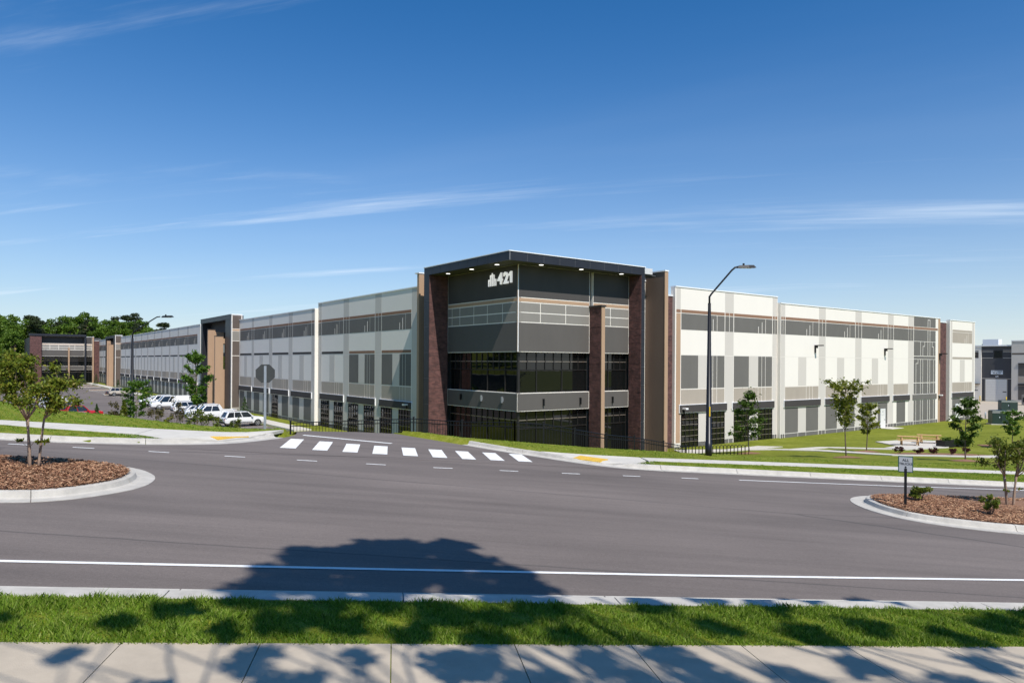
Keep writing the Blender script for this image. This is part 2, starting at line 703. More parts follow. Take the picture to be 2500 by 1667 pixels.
def zbase(u, v):
    """ground behind the far kerb, without the kerb's step"""
    u = np.asarray(u, float)
    v = np.asarray(v, float)
    x, y = uv_xy(u, v)
    a, b = xy_ab(x, y)
    d2 = np.minimum(rect_d(a, b, -3.2, 190, -3.2, 300), rect_d(a, b, -50, 1, 31, 300))
    d1 = np.maximum(v - np.interp(u, V1U, V1V), 0)
    t = d1 / np.maximum(d1 + d2, 1e-6)
    t = np.where(d1 + d2 < 1e-6, 1, t)
    z = zr(u) * (1 - t) + (PAD - .15) * t
    # hill behind the retaining wall, left of the car park
    hw = np.clip((-50.6 - a) / 1.0, 0, 1) * np.clip((b - 34) / 18, 0, 1)
    zh = .4 + np.clip((-51 - a) * .10, 0, 6) + np.clip((b - 60) * .012, 0, 2.5)
    return z * (1 - hw) + np.maximum(z, zh) * hw


def zt(u, v):
    return zbase(u, v) + .15


def zt_xy(x, y):
    u, v = xy_uv(x, y)
    return float(zt(u, v))


def WP(u, v, w=0.):
    """point of the road plane, w above it"""
    x, y = uv_xy(u, v)
    return (x, y, float(zr(u)) + w)


def TP(u, v, w=0.):
    x, y = uv_xy(u, v)
    return (x, y, float(zt(u, v)) + w)


NK = 10.27      # near asphalt edge
FK = 24.6       # far asphalt edge
DRV_L = [(-10.5, 24.6), (-9.4, 24.75), (-8.0, 25.05), (-6.67, 25.68), (-5.68, 26.4), (-4.9, 27.8), (-4.2, 29.3), (-3.95, 31), (-4.6, 33),
         (-7, 36.5), (-11, 41), (-17, 46.5), (-25, 52)]
DRV_R = [(9.6, 24.55), (8.6, 24.62), (7.4, 25.05), (6.16, 26.17), (5.24, 27.19), (4.41, 27.9), (2.58, 30.15), (.68, 32.3), (-1.6, 35),
         (-5, 38.7), (-9, 43), (-14, 48), (-22, 54)]


def offset_path(pts, d):
    o = []
    for i, p in enumerate(pts):
        a, b = pts[max(0, i - 1)], pts[min(len(pts) - 1, i + 1)]
        l = math.hypot(b[0] - a[0], b[1] - a[1])
        o.append((p[0] - (b[1] - a[1]) / l * d, p[1] + (b[0] - a[0]) / l * d))
    return o


DRV_POLY = offset_path(DRV_L, .5) + offset_path(DRV_R, -.5)[::-1]
APRON_L = [(-8.9, 26.55), (-7.75, 25.75), (-6.95, 26.2), (-6.2, 26.85), (-5.5, 28.1), (-4.83, 29.45), (-4.55, 30.7), (-5.7, 29.05),
           (-6.5, 28.68), (-8.9, 28.62)]
APRON_R = [(5.75, 27.55), (6.75, 26.4), (7.75, 25.6), (8.9, 25.25), (9.6, 26.15), (9.7, 27.15), (7.4, 27.25)]


def grow(poly, f):
    cu, cv = sum(p[0] for p in poly) / len(poly), sum(p[1] for p in poly) / len(poly)
    return [(cu + (p[0] - cu) * f, cv + (p[1] - cv) * f) for p in poly]


def inpoly(u, v, poly):
    c = np.zeros(np.shape(u), bool)
    j = len(poly) - 1
    for i in range(len(poly)):
        (x0, y0), (x1, y1) = poly[i], poly[j]
        m = ((y0 > v) != (y1 > v)) & (u < (x1 - x0) * (v - y0) / (y1 - y0 + 1e-12) + x0)
        c ^= m
        j = i
    return c


def terrain():
    us = np.concatenate([[-900, -500, -300, -200], np.arange(-150, -60, 5), np.arange(-60, -12, 1.5), np.arange(-12, 11, .2), np.arange(11, 14, .5),
                         np.arange(14, 60, 1.5), np.arange(60, 200, 4), [260, 400, 700, 1000]])
    vs_ = np.concatenate([[-900, -400, -150, -60, -20, -5, 3, 6.4, 8.0, 8.7, 9.44, 9.56], [17.3, 24.9], [25.2, 25.5],
                          np.arange(25.7, 33, .2), np.arange(33, 37, .5), np.arange(37, 110, 1.5), np.arange(110, 290, 4), [330, 420, 600, 1000]])
    U, V = np.meshgrid(us, vs_, indexing='ij')
    Z = np.where(V > 25.1, zt(U, V), zr(U) + .15)
    road = (V > 9.5) & (V < 25.0)
    Z = np.where(road, zr(U) - .12, Z)
    dr = inpoly(U, V, DRV_POLY) & (V > 25)
    Z = np.where(dr, zbase(U, V) - .12, Z)
    ap = inpoly(U, V, grow(APRON_L, 1.22)) | inpoly(U, V, grow(APRON_R, 1.22))
    Z = np.where(ap, zbase(U, V) - .1, Z)
    X, Y = uv_xy(U, V)
    verts = np.stack([X, Y, Z], -1).reshape(-1, 3)
    nu, nv = U.shape
    i, j = np.meshgrid(np.arange(nu - 1), np.arange(nv - 1), indexing='ij')
    q = (i * nv + j).ravel()
    faces = np.stack([q, q + nv, q + nv + 1, q + 1], -1)
    me = np_mesh('ground', verts, faces, M['lawn'])
    me.polygons.foreach_set('use_smooth', [True] * len(me.polygons))
    return struct(obj('ground', me))


terrain()


def sheet(name, polyuv_rows, mats, w, fz, parent=None):
    """strip of quads through rows of (u,v) points; fz gives the height"""
    mb = MB()
    rows = [[(*uv_xy(u, v), float(fz(u, v)) + w) for u, v in r] for r in polyuv_rows]
    for r0, r1 in zip(rows, rows[1:]):
        for k in range(len(r0) - 1):
            mb.face([r0[k], r0[k + 1], r1[k + 1], r1[k]])
    return mb.build(name, mats, parent)


def fzr(u, v):
    return zr(u)


road = struct(sheet('road', [[(u, NK - .3), (u, 17.5), (u, FK + .35)] for u in
                             np.concatenate([[-300, -150, -100, -70], np.arange(-55, 66, 5.), [80, 120, 300]])][::-1],
                    M['asphalt'], 0, fzr))


def resample(pts, step):
    pts = [np.array(p, float) for p in pts]
    o = [pts[0]]
    for a, b in zip(pts, pts[1:]):
        n = max(1, int(math.ceil(np.linalg.norm(b - a) / step)))
        for k in range(1, n + 1):
            o.append(a + (b - a) * k / n)
    return o


def smooth_path(pts, it=2):
    pts = [np.array(p, float) for p in pts]
    for _ in range(it):
        q = [pts[0]]
        for a, b in zip(pts, pts[1:]):
            q += [a * .75 + b * .25, a * .25 + b * .75]
        q.append(pts[-1])
        pts = q
    return pts


DL, DR = smooth_path(DRV_L), smooth_path(DRV_R)


def at(path, t):
    seg = [np.linalg.norm(b - a) for a, b in zip(path, path[1:])]
    s = t * sum(seg)
    for (a, b), l in zip(zip(path, path[1:]), seg):
        if s <= l:
            return a + (b - a) * s / max(l, 1e-9)
        s -= l
    return path[-1]


rows = []
for k in range(61):
    t = k / 60
    l, r_ = at(DL, t), at(DR, t)
    if k == 0:
        l, r_ = np.array((-10.5, 24.5)), np.array((9.6, 24.5))
    rows.append([tuple(l + (r_ - l) * q / 16) for q in range(17)])
drive = struct(sheet('entrance_drive', rows, M['asphalt'], .006, zbase))

KSEC = [(0, -.1), (0, .012), (.34, .004), (.40, .03), (.44, .135), (.475, .15), (.60, .15), (.60, -.1)]


def kerb(path, name, fz, side=1, hfun=None, piece=2.96, sec=KSEC, closed=False, step=.35):
    """kerb and gutter laid as cast pieces; raised side to the left of the path when side = 1"""
    root = struct(empty(name, (0, 0, 0)))
    P = resample(path, step)
    n = len(P)
    ss = [0]
    for a, b in zip(P, P[1:]):
        ss.append(ss[-1] + np.linalg.norm(b - a))
    rings = []
    for i in range(n):
        if closed:
            a, b = P[(i - 1) % (n - 1)], P[(i + 1) % (n - 1)]
        else:
            a, b = P[max(0, i - 1)], P[min(n - 1, i + 1)]
        t = (b - a) / max(np.linalg.norm(b - a), 1e-9)
        nrm = np.array((-t[1], t[0])) * side
        h = hfun(P[i]) if hfun else 1
        rings.append((P[i], nrm, t, h))
    npc = max(1, int(round(ss[-1] / piece)))
    edges = [ss[-1] * k / npc for k in range(npc + 1)]
    for k in range(npc):
        s0, s1 = edges[k] + .009, edges[k + 1] - .009
        idx = [i for i in range(n) if s0 < ss[i] < s1]
        st = [s0] + [ss[i] for i in idx] + [s1]
        mb = MB()
        prev = None
        for s in st:
            i = min(max(0, int(np.searchsorted(ss, s)) - 1), n - 2)
            f = (s - ss[i]) / max(ss[i + 1] - ss[i], 1e-9)
            p = rings[i][0] * (1 - f) + rings[i + 1][0] * f
            nr = rings[i][1] * (1 - f) + rings[i + 1][1] * f
            nr = nr / np.linalg.norm(nr)
            h = rings[i][3] * (1 - f) + rings[i + 1][3] * f
            ring = []
            for o, w in sec:
                q = p + nr * o
                ring.append((*uv_xy(q[0], q[1]), float(fz(q[0], q[1])) + (w * h if w > .02 else w)))
            base = len(mb.v)
            mb.v += ring
            if prev is not None:
                for j in range(len(sec)):
                    j2 = (j + 1) % len(sec)
                    f_ = (prev + j, base + j, base + j2, prev + j2)
                    mb.f.append(f_ if side == 1 else f_[::-1])
                    mb.m.append(0)
            else:
                mb.f.append(tuple(base + j for j in range(len(sec))))
                mb.m.append(0)
            prev = base
        mb.f.append(tuple(prev + j for j in reversed(range(len(sec)))))
        mb.m.append(0)
        mb.build('kerb_stone', M['kerb'], root)
    return root


# near kerb: raised side towards the camera
kerb([(-24 + .2, NK), (48, NK)], 'near_kerb', fzr, side=-1,
     sec=[(0, -.1), (0, .010), (.36, .004), (.42, .03), (.46, .135), (.49, .15), (.80, .15), (.80, -.1)])


def ramp_l(p):
    u, v = p
    return .25 if (-6.4 < u < -4.75) else (.6 if -6.9 < u < -4.4 else 1)


def ramp_r(p):
    u, v = p
    return .25 if (6.5 < u < 7.9) else (.6 if 6.1 < u < 8.3 else 1)


kerb([(-40, FK + .05), (-22, FK + .02)] + [tuple(q) for q in DL[:26]], 'far_kerb_left', zbase, side=1, hfun=ramp_l)
kerb([tuple(q) for q in DR[:26]][::-1] + [(20, FK - .05), (34, FK + .25), (55, FK + .6)], 'far_kerb_right', zbase, side=1, hfun=ramp_r)


def slabs(path0, path1, name, n, fz, w=.0, m='conc_walk', gap=.012, base=True):
    """sidewalk cast as separate slabs between two edges"""
    root = struct(empty(name))
    p0, p1 = [np.array(p, float) for p in path0], [np.array(p, float) for p in path1]
    if base:
        b = MB()
        K = n * 2
        for k in range(K):
            q = [at(p0, k / K), at(p1, k / K), at(p1, (k + 1) / K), at(p0, (k + 1) / K)]
            b.face([(*uv_xy(*c), float(fz(*c)) + w - .03) for c in q])
        b.build('bedding', M['soil'], root)
    for k in range(n):
        sub = 2
        mb = MB()
        for j in range(sub):
            t0 = (k + j / sub) / n
            t1 = (k + (j + 1) / sub) / n
            e0 = gap / 2 / 1.5 / n if j == 0 else 0
            e1 = gap / 2 / 1.5 / n if j == sub - 1 else 0
            q = [at(p0, t0 + e0), at(p1, t0 + e0), at(p1, t1 - e1), at(p0, t1 - e1)]
            jit = 0
            lo = [(*uv_xy(*c), float(fz(*c)) + w - .08) for c in q]
            hi = [(*uv_xy(*c), float(fz(*c)) + w + jit) for c in q]
            mb.hexa(lo[::-1], hi[::-1])
        mb.build('slab', M[m], root)
    return root


def fwalk(u, v):
    return zr(u) + .15


slabs([(-2.8 - 1.39 * 12, 6.35), (-2.8 + 1.39 * 22, 6.35)], [(-2.8 - 1.39 * 12, 7.98), (-2.8 + 1.39 * 22, 8.0)], 'near_sidewalk', 34, fwalk, .02)
slabs([(-40, 30.6), (-24, 28.9), (-13.7, 27.5), (-11.9, 27.0), (-8.92, 26.6)], [(-40, 32.2), (-24, 30.4), (-14.3, 28.9), (-12.3, 28.85), (-8.92, 28.63)],
      'left_sidewalk', 20, zt, .012, 'conc')
slabs([(9.7, 26.15), (14.7, 26.65), (18, 27.0), (28.3, 28.0), (60, 31)], [(9.75, 27.15), (15.2, 27.75), (18.2, 28.1), (29, 29.1), (60, 32.3)],
      'right_sidewalk', 34, zt, .012, 'conc')


def poly_sheet(name, poly, m, fz, w, parent=None, thick=.06):
    mb = MB()
    lo = [(*uv_xy(*c), float(fz(*c)) + w - thick) for c in poly]
    hi = [(*uv_xy(*c), float(fz(*c)) + w) for c in poly]
    n = len(poly)
    mb.v += lo + hi
    mb.f.append(tuple(range(n, 2 * n)))
    mb.f.append(tuple(reversed(range(n))))
    for i in range(n):
        j = (i + 1) % n
        mb.f.append((i, j, n + j, n + i))
    mb.m += [0] * (n + 2)
    return mb.build(name, M[m], parent)


def apron(poly, low, name):
    """corner ramp: its edge along the kerb is let down to the gutter"""
    def f(u, v):
        return float(zbase(u, v)) + (.045 if (round(u, 2), round(v, 2)) in low else .155)
    return struct(poly_sheet(name, poly, 'conc', f, .006, thick=.12))


apl = apron(APRON_L, {(-6.2, 26.85), (-5.5, 28.1)}, 'corner_ramp_left')
apr = apron(APRON_R, {(6.75, 26.4), (7.75, 25.6)}, 'corner_ramp_right')


def tactile(poly, h0, h1, parent):
    """yellow warning pad with rows of domes; poly: two kerb-side points, two back points"""
    p = [np.array(q, float) for q in poly]
    mb = MB()

    def P(s, t, w):
        q = (p[0] * (1 - s) + p[1] * s) * (1 - t) + (p[3] * (1 - s) + p[2] * s) * t
        return (*uv_xy(q[0], q[1]), float(zbase(q[0], q[1])) + (h0 * (1 - t) + h1 * t) + w)
    mb.hexa([P(0, 0, -.05), P(1, 0, -.05), P(1, 1, -.05), P(0, 1, -.05)], [P(0, 0, .014), P(1, 0, .014), P(1, 1, .014), P(0, 1, .014)])
    for i in range(14):
        for j in range(6):
            s, t = (i + .5) / 14, (j + .5) / 6
            c = P(s, t, .014)
            mb.prism([(c[0] + .022 * math.cos(a), c[1] + .022 * math.sin(a)) for a in np.arange(0, 6.2, 1.05)], c[2] - .003, c[2] + .006)
    return mb.build('tactile_pad', M['yellow'], parent)


tactile([(-6.25, 26.85), (-5.45, 28.2), (-5.85, 28.45), (-6.6, 27.1)], .085, .135, apl)
tactile([(6.75, 26.45), (7.65, 25.72), (8.1, 26.2), (7.2, 26.95)], .075, .13, apr)

# ---- painted markings


def mark(poly, w, parent, name, fz=fzr):
    mb = MB()
    mb.face([(*uv_xy(*c), float(fz(*c)) + w) for c in poly])
    return mb.build(name, M['line'], parent)


def band(u0, v0, u1, v1, hw):
    return [(u0, v0 - hw), (u1, v1 - hw), (u1, v1 + hw), (u0, v0 + hw)]


for k in range(-9, 14):
    mark(band(k * 5., 11.42 + max(0, k * 5 - 4) * .025, k * 5 + 5., 11.42 + max(0, k * 5 + 1) * .025, .055), .008, road, 'edge_line')
dash = [(-15.8, 23.95), (-13.7, 23.86), (-11.58, 23.76), (-9.74, 23.68), (-7.52, 23.54), (-5.22, 23.28), (-3.02, 23.12), (-.88, 22.98), (1.24, 22.82),
        (3.39, 22.84), (5.48, 22.86), (7.6, 22.92), (9.72, 23.0)]
for i, (u, v) in enumerate(dash):
    nv = dash[min(i + 1, len(dash) - 1)]
    sl = (nv[1] - v) / (nv[0] - u) if i < len(dash) - 1 else .03
    mark(band(u, v, u + .62, v + sl * .62, .05), .008, road, 'lane_dash')
for (u0, v0, u1, v1) in ((11.9, 23.14, 17.6, 23.4), (17.6, 23.4, 24.2, 23.9), (24.2, 23.9, 40, 24.2)):
    mark(band(u0, v0, u1, v1, .055), .008, road, 'lane_line')
bars = [(-3.97, -3.43, 25.9, -4.0, -3.5, 28.85), (-2.85, -2.33, 25.72, -2.87, -2.36, 28.45), (-1.80, -1.28, 25.6, -1.82, -1.3, 28.1),
        (-.76, -.24, 25.46, -.76, -.25, 27.9), (.32, .84, 25.38, .28, .8, 27.75), (1.36, 1.88, 25.3, 1.3, 1.82, 27.6), (2.4, 2.9, 25.22, 2.33, 2.83, 27.5),
        (3.42, 3.94, 25.26, 3.38, 3.9, 27.45), (4.45, 4.97, 25.3, 4.42, 4.94, 27.42)]
for a0, a1, v0, b0, b1, v1 in bars:
    mark([(a0, v0), (a1, v0), (b1, v1), (b0, v1)], .016, drive, 'crosswalk_bar', zbase)
mark([(-3.75, 30.25), (-.15, 28.85), (-.05, 29.05), (-3.7, 30.48)], .016, drive, 'stop_line', zbase)

# ---- planted islands in the road


def island(outer, name, label_extra=None):
    P = smooth_path(outer, 2)
    k = kerb([tuple(q) for q in P], name + '_kerb', fzr, side=1, piece=2.96)
    cen = sum(P) / len(P)
    inn = []
    for i, p in enumerate(P):
        a, b = P[max(0, i - 1)], P[min(len(P) - 1, i + 1)]
        t = (b - a) / np.linalg.norm(b - a)
        inn.append(p + np.array((-t[1], t[0])) * .56)
    mb = MB()
    rings = []
    for f, w in ((1, .11), (.85, .16), (.55, .21), (.2, .24)):
        rings.append([(*uv_xy(*(cen + (q - cen) * f)), float(zr((cen + (q - cen) * f)[0])) + w) for q in inn])
    for r0, r1 in zip(rings, rings[1:]):
        for i in range(len(inn) - 1):
            mb.face([r0[i], r0[i + 1], r1[i + 1], r1[i]])
    mb.face(rings[-1])
    bed = struct(mb.build(name + '_mulch_bed', M['mulch'], None, smooth=True))
    return inn, cen


ISL_L = [(-42, 20.2), (-42, 16.2), (-30, 15.1), (-20, 14.9), (-12, 14.9), (-7.6, 15.32), (-6.72, 15.74), (-6.21, 16.42), (-5.85, 17.14), (-5.71, 17.84), (-5.8, 18.7),
         (-6.04, 19.32), (-6.68, 20.18), (-7.86, 20.77), (-9.15, 21.0), (-12, 20.98), (-20, 20.8), (-42, 20.2)]
ISL_R = [(50, 21.9), (21.6, 21.4), (18.36, 21.22), (16.58, 21.2), (15.08, 20.85), (14.39, 20.46), (13.91, 19.94), (13.55, 19.19), (13.36, 18.16), (13.56, 17.01),
         (14.44, 16.27), (15.82, 15.65), (20, 15.0), (30, 14.8), (50, 15.0), (50, 21.9)]
inL, cL = island(ISL_L, 'left_island')
inR, cR = island(ISL_R, 'right_island')


def chips(poly, n, name, umin, umax, hfun):
    pts = []
    us = np.array([p[0] for p in poly])
    vs_ = np.array([p[1] for p in poly])
    while len(pts) < n:
        u = RNG.uniform(umin, umax, n)
        v = RNG.uniform(vs_.min(), vs_.max(), n)
        ok = inpoly(u, v, [tuple(p) for p in poly])
        pts += list(zip(u[ok], v[ok]))
    pts = np.array(pts[:n])
    X, Y = uv_xy(pts[:, 0], pts[:, 1])
    Z = zr(pts[:, 0]) + hfun(pts[:, 0], pts[:, 1]) + RNG.uniform(.0, .03, n)
    L_ = RNG.uniform(.02, .055, n)
    Wd = RNG.uniform(.006, .016, n)
    an = RNG.uniform(0, 6.28, n)
    ti = RNG.uniform(-.6, .6, n)
    dx, dy, dz = np.cos(an) * L_, np.sin(an) * L_, np.sin(ti) * L_ * .7
    ex, ey, ez = -np.sin(an) * Wd, np.cos(an) * Wd, RNG.uniform(-.5, .5, n) * Wd
    c = np.stack([X, Y, Z], -1)
    d = np.stack([dx, dy, dz], -1)
    e = np.stack([ex, ey, ez], -1)
    v = np.stack([c - d - e, c + d - e * .7, c + d * .9 + e, c - d * .8 + e], 1).reshape(-1, 3)
    f = np.arange(n * 4).reshape(-1, 4)
    o = obj(name, np_mesh(name, v, f, M['chips']))
    o['kind'] = 'stuff'
    return o


def dome(cen, poly):
    def h(u, v):
        return .13 + .08 * np.clip(1 - np.hypot((u - cen[0]) / 16, (v - cen[1]) / 3.2), 0, 1)
    return h


tag(chips(inL, 60000, 'mulch_chips', -18, -5.5, lambda u, v: .15 + .05 * np.clip(1 - abs(v - 18) / 2.6, 0, 1)),
    'loose brown bark chips covering the left island', 'mulch')
tag(chips(inR, 60000, 'mulch_chips', 13, 29, lambda u, v: .15 + .05 * np.clip(1 - abs(v - 18) / 2.8, 0, 1)),
    'loose brown bark chips covering the right island', 'mulch')

# ---- grass


def blades(n, us, vs_, name, label, fz, h, w, poly=None, avoid=()):
    u = RNG.uniform(us[0], us[1], n)
    v = RNG.uniform(vs_[0], vs_[1], n)
    if poly is not None:
        k = inpoly(u, v, poly)
        u, v = u[k], v[k]
    for p in avoid:
        k = ~inpoly(u, v, p)
        u, v = u[k], v[k]
    n = len(u)
    X, Y = uv_xy(u, v)
    Z = fz(u, v) - .012
    # tufts: height changes over the ground
    tu = .75 + .35 * np.sin(u * 3.1 + np.sin(v * 5.3) * 1.4) * np.sin(v * 4.1 + u * 1.7) + .2 * np.sin(u * 11 + v * 7)
    hh = RNG.uniform(h[0], h[1], n) * tu
    ww = RNG.uniform(w[0], w[1], n)
    an = RNG.uniform(0, 6.28, n)
    le = RNG.uniform(.1, .95, n) * hh
    la = RNG.uniform(0, 6.28, n)
    b = np.stack([X, Y, Z], -1)
    s = np.stack([np.cos(an) * ww, np.sin(an) * ww, 0 * ww], -1)
    tip = b + np.stack([np.cos(la) * le, np.sin(la) * le, hh], -1)
    mid = b + np.stack([np.cos(la) * le * .35, np.sin(la) * le * .35, hh * .6], -1)
    ve = np.stack([b - s, b + s, mid + s * .8, tip, mid - s * .8], 1).reshape(-1, 3)
    f = np.arange(n * 5).reshape(-1, 5)
    o = obj(name, np_mesh(name, ve, f, M['grass']))
    o['kind'] = 'stuff'
    tag(o, label, 'grass')
    return o


blades(150000, (-7.5, 13.5), (7.95, 9.44), 'grass', 'strip of long grass between the near sidewalk and the near kerb', fwalk, (.035, .105), (.003, .0065))
blades(46000, (-24, -7.0), (25.3, 28.6), 'grass', 'narrow grass verge between left kerb and left sidewalk', zt, (.02, .05), (.008, .016),
       [(-24, 25.25), (-9.2, 25.4), (-8.2, 25.75), (-7.8, 25.75), (-8.9, 26.5), (-11.9, 26.95), (-13.7, 27.45), (-24, 28.8)])
blades(90000, (-26, -4.4), (28.6, 40), 'grass', 'sunny lawn bank between the left sidewalk and the car park', zt, (.02, .055), (.012, .022),
       [(-26, 30.8), (-14.3, 28.95), (-12.3, 28.9), (-6.5, 28.75), (-5.7, 29.1), (-4.7, 30.6), (-4.7, 32), (-9.4, 34), (-15, 37), (-26, 43)])
blades(60000, (8.5, 32), (25.15, 28.4), 'grass', 'grass verge between right kerb and right sidewalk', zt, (.02, .05), (.008, .016),
       [(8.9, 25.15), (10, 25.2), (32, 25.35), (32, 28.3), (18, 26.95), (14.7, 26.6), (9.75, 26.1)])
blades(90000, (1, 34), (27, 40), 'grass', 'lawn falling away behind the right sidewalk towards the building', zt, (.02, .05), (.011, .02),
       [(1.4, 32.6), (3.2, 30.6), (5.2, 28.4), (5.9, 27.6), (9.7, 27.25), (15.2, 27.85), (29, 29.2), (34, 30), (34, 34), (20, 33.2), (12, 34), (3, 36)])

# ------------------------------------------------------------------ the warehouse
BLD = tag(empty('warehouse_building', (CXY[0], CXY[1], 0), TH),
          'long grey and white tilt-up warehouse with a dark glazed corner tower', 'building')
ZB = -4.5         # foot of the walls, just below the ground
LO, HI = 9.46, 10.1


def fbox(mb, side, s0, s1, z0, z1, d0, d1, m=0):
    """box on a facade: s along it, d outwards from its plane"""
    if side == 'R':
        mb.box(s0, s1, -d1, -d0, z0, z1, m)
    elif side == 'L':
        mb.box(-d1, -d0, s0, s1, z0, z1, m)
    else:                                  # wing front, s counted outwards from the long facade
        mb.box(-s1, -s0, WB - d1, WB - d0, z0, z1, m)


WB = 231.          # where the far wing stands


def part(name, side, s0, s1, z0, z1, d0, d1, m, parent=BLD):
    mb = MB()
    fbox(mb, side, min(s0, s1), max(s0, s1), z0, z1, d0, d1)
    return mb.build(name, M[m], parent)


def coping(side, s0, s1, z, d0=-.40, d1=.07, h=.10, parent=BLD):
    return part('coping', side, s0, s1, z, z + h, d0, d1, 'coping', parent)


def window(side, s0, s1, z0, z1, cols, rows_, d=-.12, parent=BLD, each=True, fm='frame', hi=True, bar=.05):
    """recessed glazing: frame with bars, panes set behind; cols and rows_ are inner bar positions"""
    s0, s1 = min(s0, s1), max(s0, s1)
    fr = MB()
    cs = [s0] + sorted(cols) + [s1]
    rs = [z0] + sorted(rows_) + [z1]
    for c in cs:
        w = bar * .6 if c not in (s0, s1) else bar
        fbox(fr, side, max(s0, c - w), min(s1, c + w), z0, z1, d - .08, d + .05)
    for r in rs:
        w = bar * .7
        for c0, c1 in zip(cs, cs[1:]):
            fbox(fr, side, c0 + bar, c1 - bar, max(z0, r - w), min(z1, r + w), d - .08, d + .045, 1 if (hi and r not in (z0, z1)) else 0)
    f = fr.build('window', [M[fm], M['frame_lit']], parent)
    if each:
        for c0, c1 in zip(cs, cs[1:]):
            for r0, r1 in zip(rs, rs[1:]):
                mb = MB()
                fbox(mb, side, c0, c1, r0, r1, d - .03, d - .012)
                mb.build('pane', M['glass'], f)
    else:
        mb = MB()
        fbox(mb, side, s0, s1, z0, z1, d - .03, d - .012)
        mb.build('pane', M['glass'], f)
    return f


LN = .035      # half width of the white reveals left between coloured fields


def bay(side, sa, sb, off, kind, near=True, winl=None, win=None, thin=None):
    """one tilt-up bay; sa is its image-left edge, sb its image-right edge (between the pale pier strips)"""
    k = (sb - sa) / 6.3

    def S(t):
        return sa + t * k
    P = []          # (name, s0, s1, z0, z1, proud, material)
    e = LN
    # brown stripe and dark band
    P.append(('brown_stripe', S(e), S(6.3 - e), 7.86, 8.14, .012, 'brown' if kind != 'end' else 'taupe'))
    bm = 'mgray' if kind != 'end' else 'taupe'
    P.append(('band_panel', S(e), S(5.1), 6.36, 7.80, .012, bm))
    P.append(('band_panel', S(5.1 + 2 * e), S(6.3 - e), 6.36, 7.80, .012, bm))
    P.append(('reveal_line', S(3.9), S(3.9 + 2 * e), 6.36, 7.02, .020, 'white'))
    P.append(('reveal_line', S(4.5), S(4.5 + 2 * e), 6.36, 7.46, .020, 'white'))
    if thin:
        P.append(('thin_band', S(.05), S(6.25), 4.17, 4.44, .012, thin))
    if kind in ('low', 'end'):
        P.append(('pale_strip', S(2.4), S(3.9), 1.1, 4.06, .008, 'lgray'))
    else:
        P.append(('grey_panel', S(e), S(2.4), 1.08, 4.06, .012, 'mgray'))
        P.append(('pale_strip', S(2.4 + e), S(3.9), 1.08, 4.06, .008, 'lgray'))
        P.append(('grey_panel', S(3.9 + e), S(4.5), 1.08, 4.06, .012, 'mgray'))
        P.append(('grey_panel', S(4.5 + 2 * e), S(5.1), 1.08, 4.06, .012, 'mgray'))
        P.append(('grey_panel', S(5.1 + 2 * e), S(6.3 - e), 1.08, 4.06, .012, 'mgray'))
    for t0, t1 in ((e, 3.9), (3.9 + 2 * e, 4.5), (4.5 + 2 * e, 5.1), (5.1 + 2 * e, 6.3 - e)):
        P.append(('taupe_panel', S(t0), S(t1), -.38, .98, .012, 'taupe'))
    P.append(('canopy', S(-.22), S(6.52), -1.06, -.40, .16, 'canopy'))
    P.append(('canopy_trim', S(-.28), S(6.58), -1.11, -.35, .10, 'coping'))
    segs = ((e, 2.4), (3.9, 6.3 - e))
    ws = win or (False, False)
    for (t0, t1), isw in zip(segs, ws):
        if not isw:
            P.append(('grey_panel', S(t0), S(t1), -3.74, -1.14, .012, 'mgray'))
    P.append(('pale_strip', S(2.4 + e), S(3.9 - e), -3.74, -1.14, .006, 'lgray'))
    for t0, t1 in ((e, 2.4 - e), (2.4 + e, 3.9 - e), (3.9 + e, 6.3 - e)):
        isw = (ws[0] and t0 < 1) or (ws[1] and t0 > 3.8)
        if not isw:
            P.append(('base_panel', S(t0), S(t1), -4.30, -3.80, .012, 'mgray'))
    if near:
        for nm, s0, s1, z0, z1, d, m in P:
            part(nm, side, s0, s1, z0, z1, off - .03, off + d, m)
        for (t0, t1), isw in zip(segs, ws):
            if isw:
                s0, s1 = S(t0), S(t1)
                n = 4
                window(side, s0, s1, -4.2, -1.15, [s0 + (s1 - s0) * i / n for i in range(1, n)],
                       [-4.2 + 3.05 * i / 6 for i in range(1, 6)], off + .03, each=(side == 'R'), bar=.035)
    else:
        names = sorted({p[6] for p in P})
        mb = MB()
        for nm, s0, s1, z0, z1, d, m in P:
            fbox(mb, side, min(s0, s1), max(s0, s1), z0, z1, off - .03, off + d, names.index(m))
        mb.build('facade_bay', [M[q] for q in names], BLD)


def pier(side, s0, s1, off, top, near=True):
    """pale strip between two bays with the dark band carried across"""
    s0, s1 = min(s0, s1), max(s0, s1)
    mid = (s0 + s1) / 2
    e = LN
    P = [('pier_strip', s0, s1, 8.17, top - .02, .006, 'lgray'), ('pier_strip', s0, s1, 4.12, 6.33, .006, 'lgray'),
         ('pier_strip', s0, s1, -3.75, 4.06, .006, 'lgray')]
    for a, b in ((s0 + e, mid - e), (mid + e, s1 - e)):
        P += [('brown_stripe', a, b, 7.86, 8.14, .012, 'brown'), ('band_panel', a, b, 6.36, 7.80, .012, 'mgray'),
              ('base_panel', a, b, -4.30, -3.80, .012, 'mgray')]
    if near:
        for nm, a, b, z0, z1, d, m in P:
            part(nm, side, a, b, z0, z1, off - .03, off + d, m)
    else:
        names = sorted({p[6] for p in P})
        mb = MB()
        for nm, a, b, z0, z1, d, m in P:
            fbox(mb, side, a, b, z0, z1, off - .03, off + d, names.index(m))
        mb.build('facade_pier', [M[q] for q in names], BLD)


def wall(side, s0, s1, off, top, m='white'):
    part('wall', side, s0, s1, ZB, top, off - .5, off, m)
    coping(side, s0 - (.0 if side == 'L' else 0), s1, top, off - .55, off + .06)


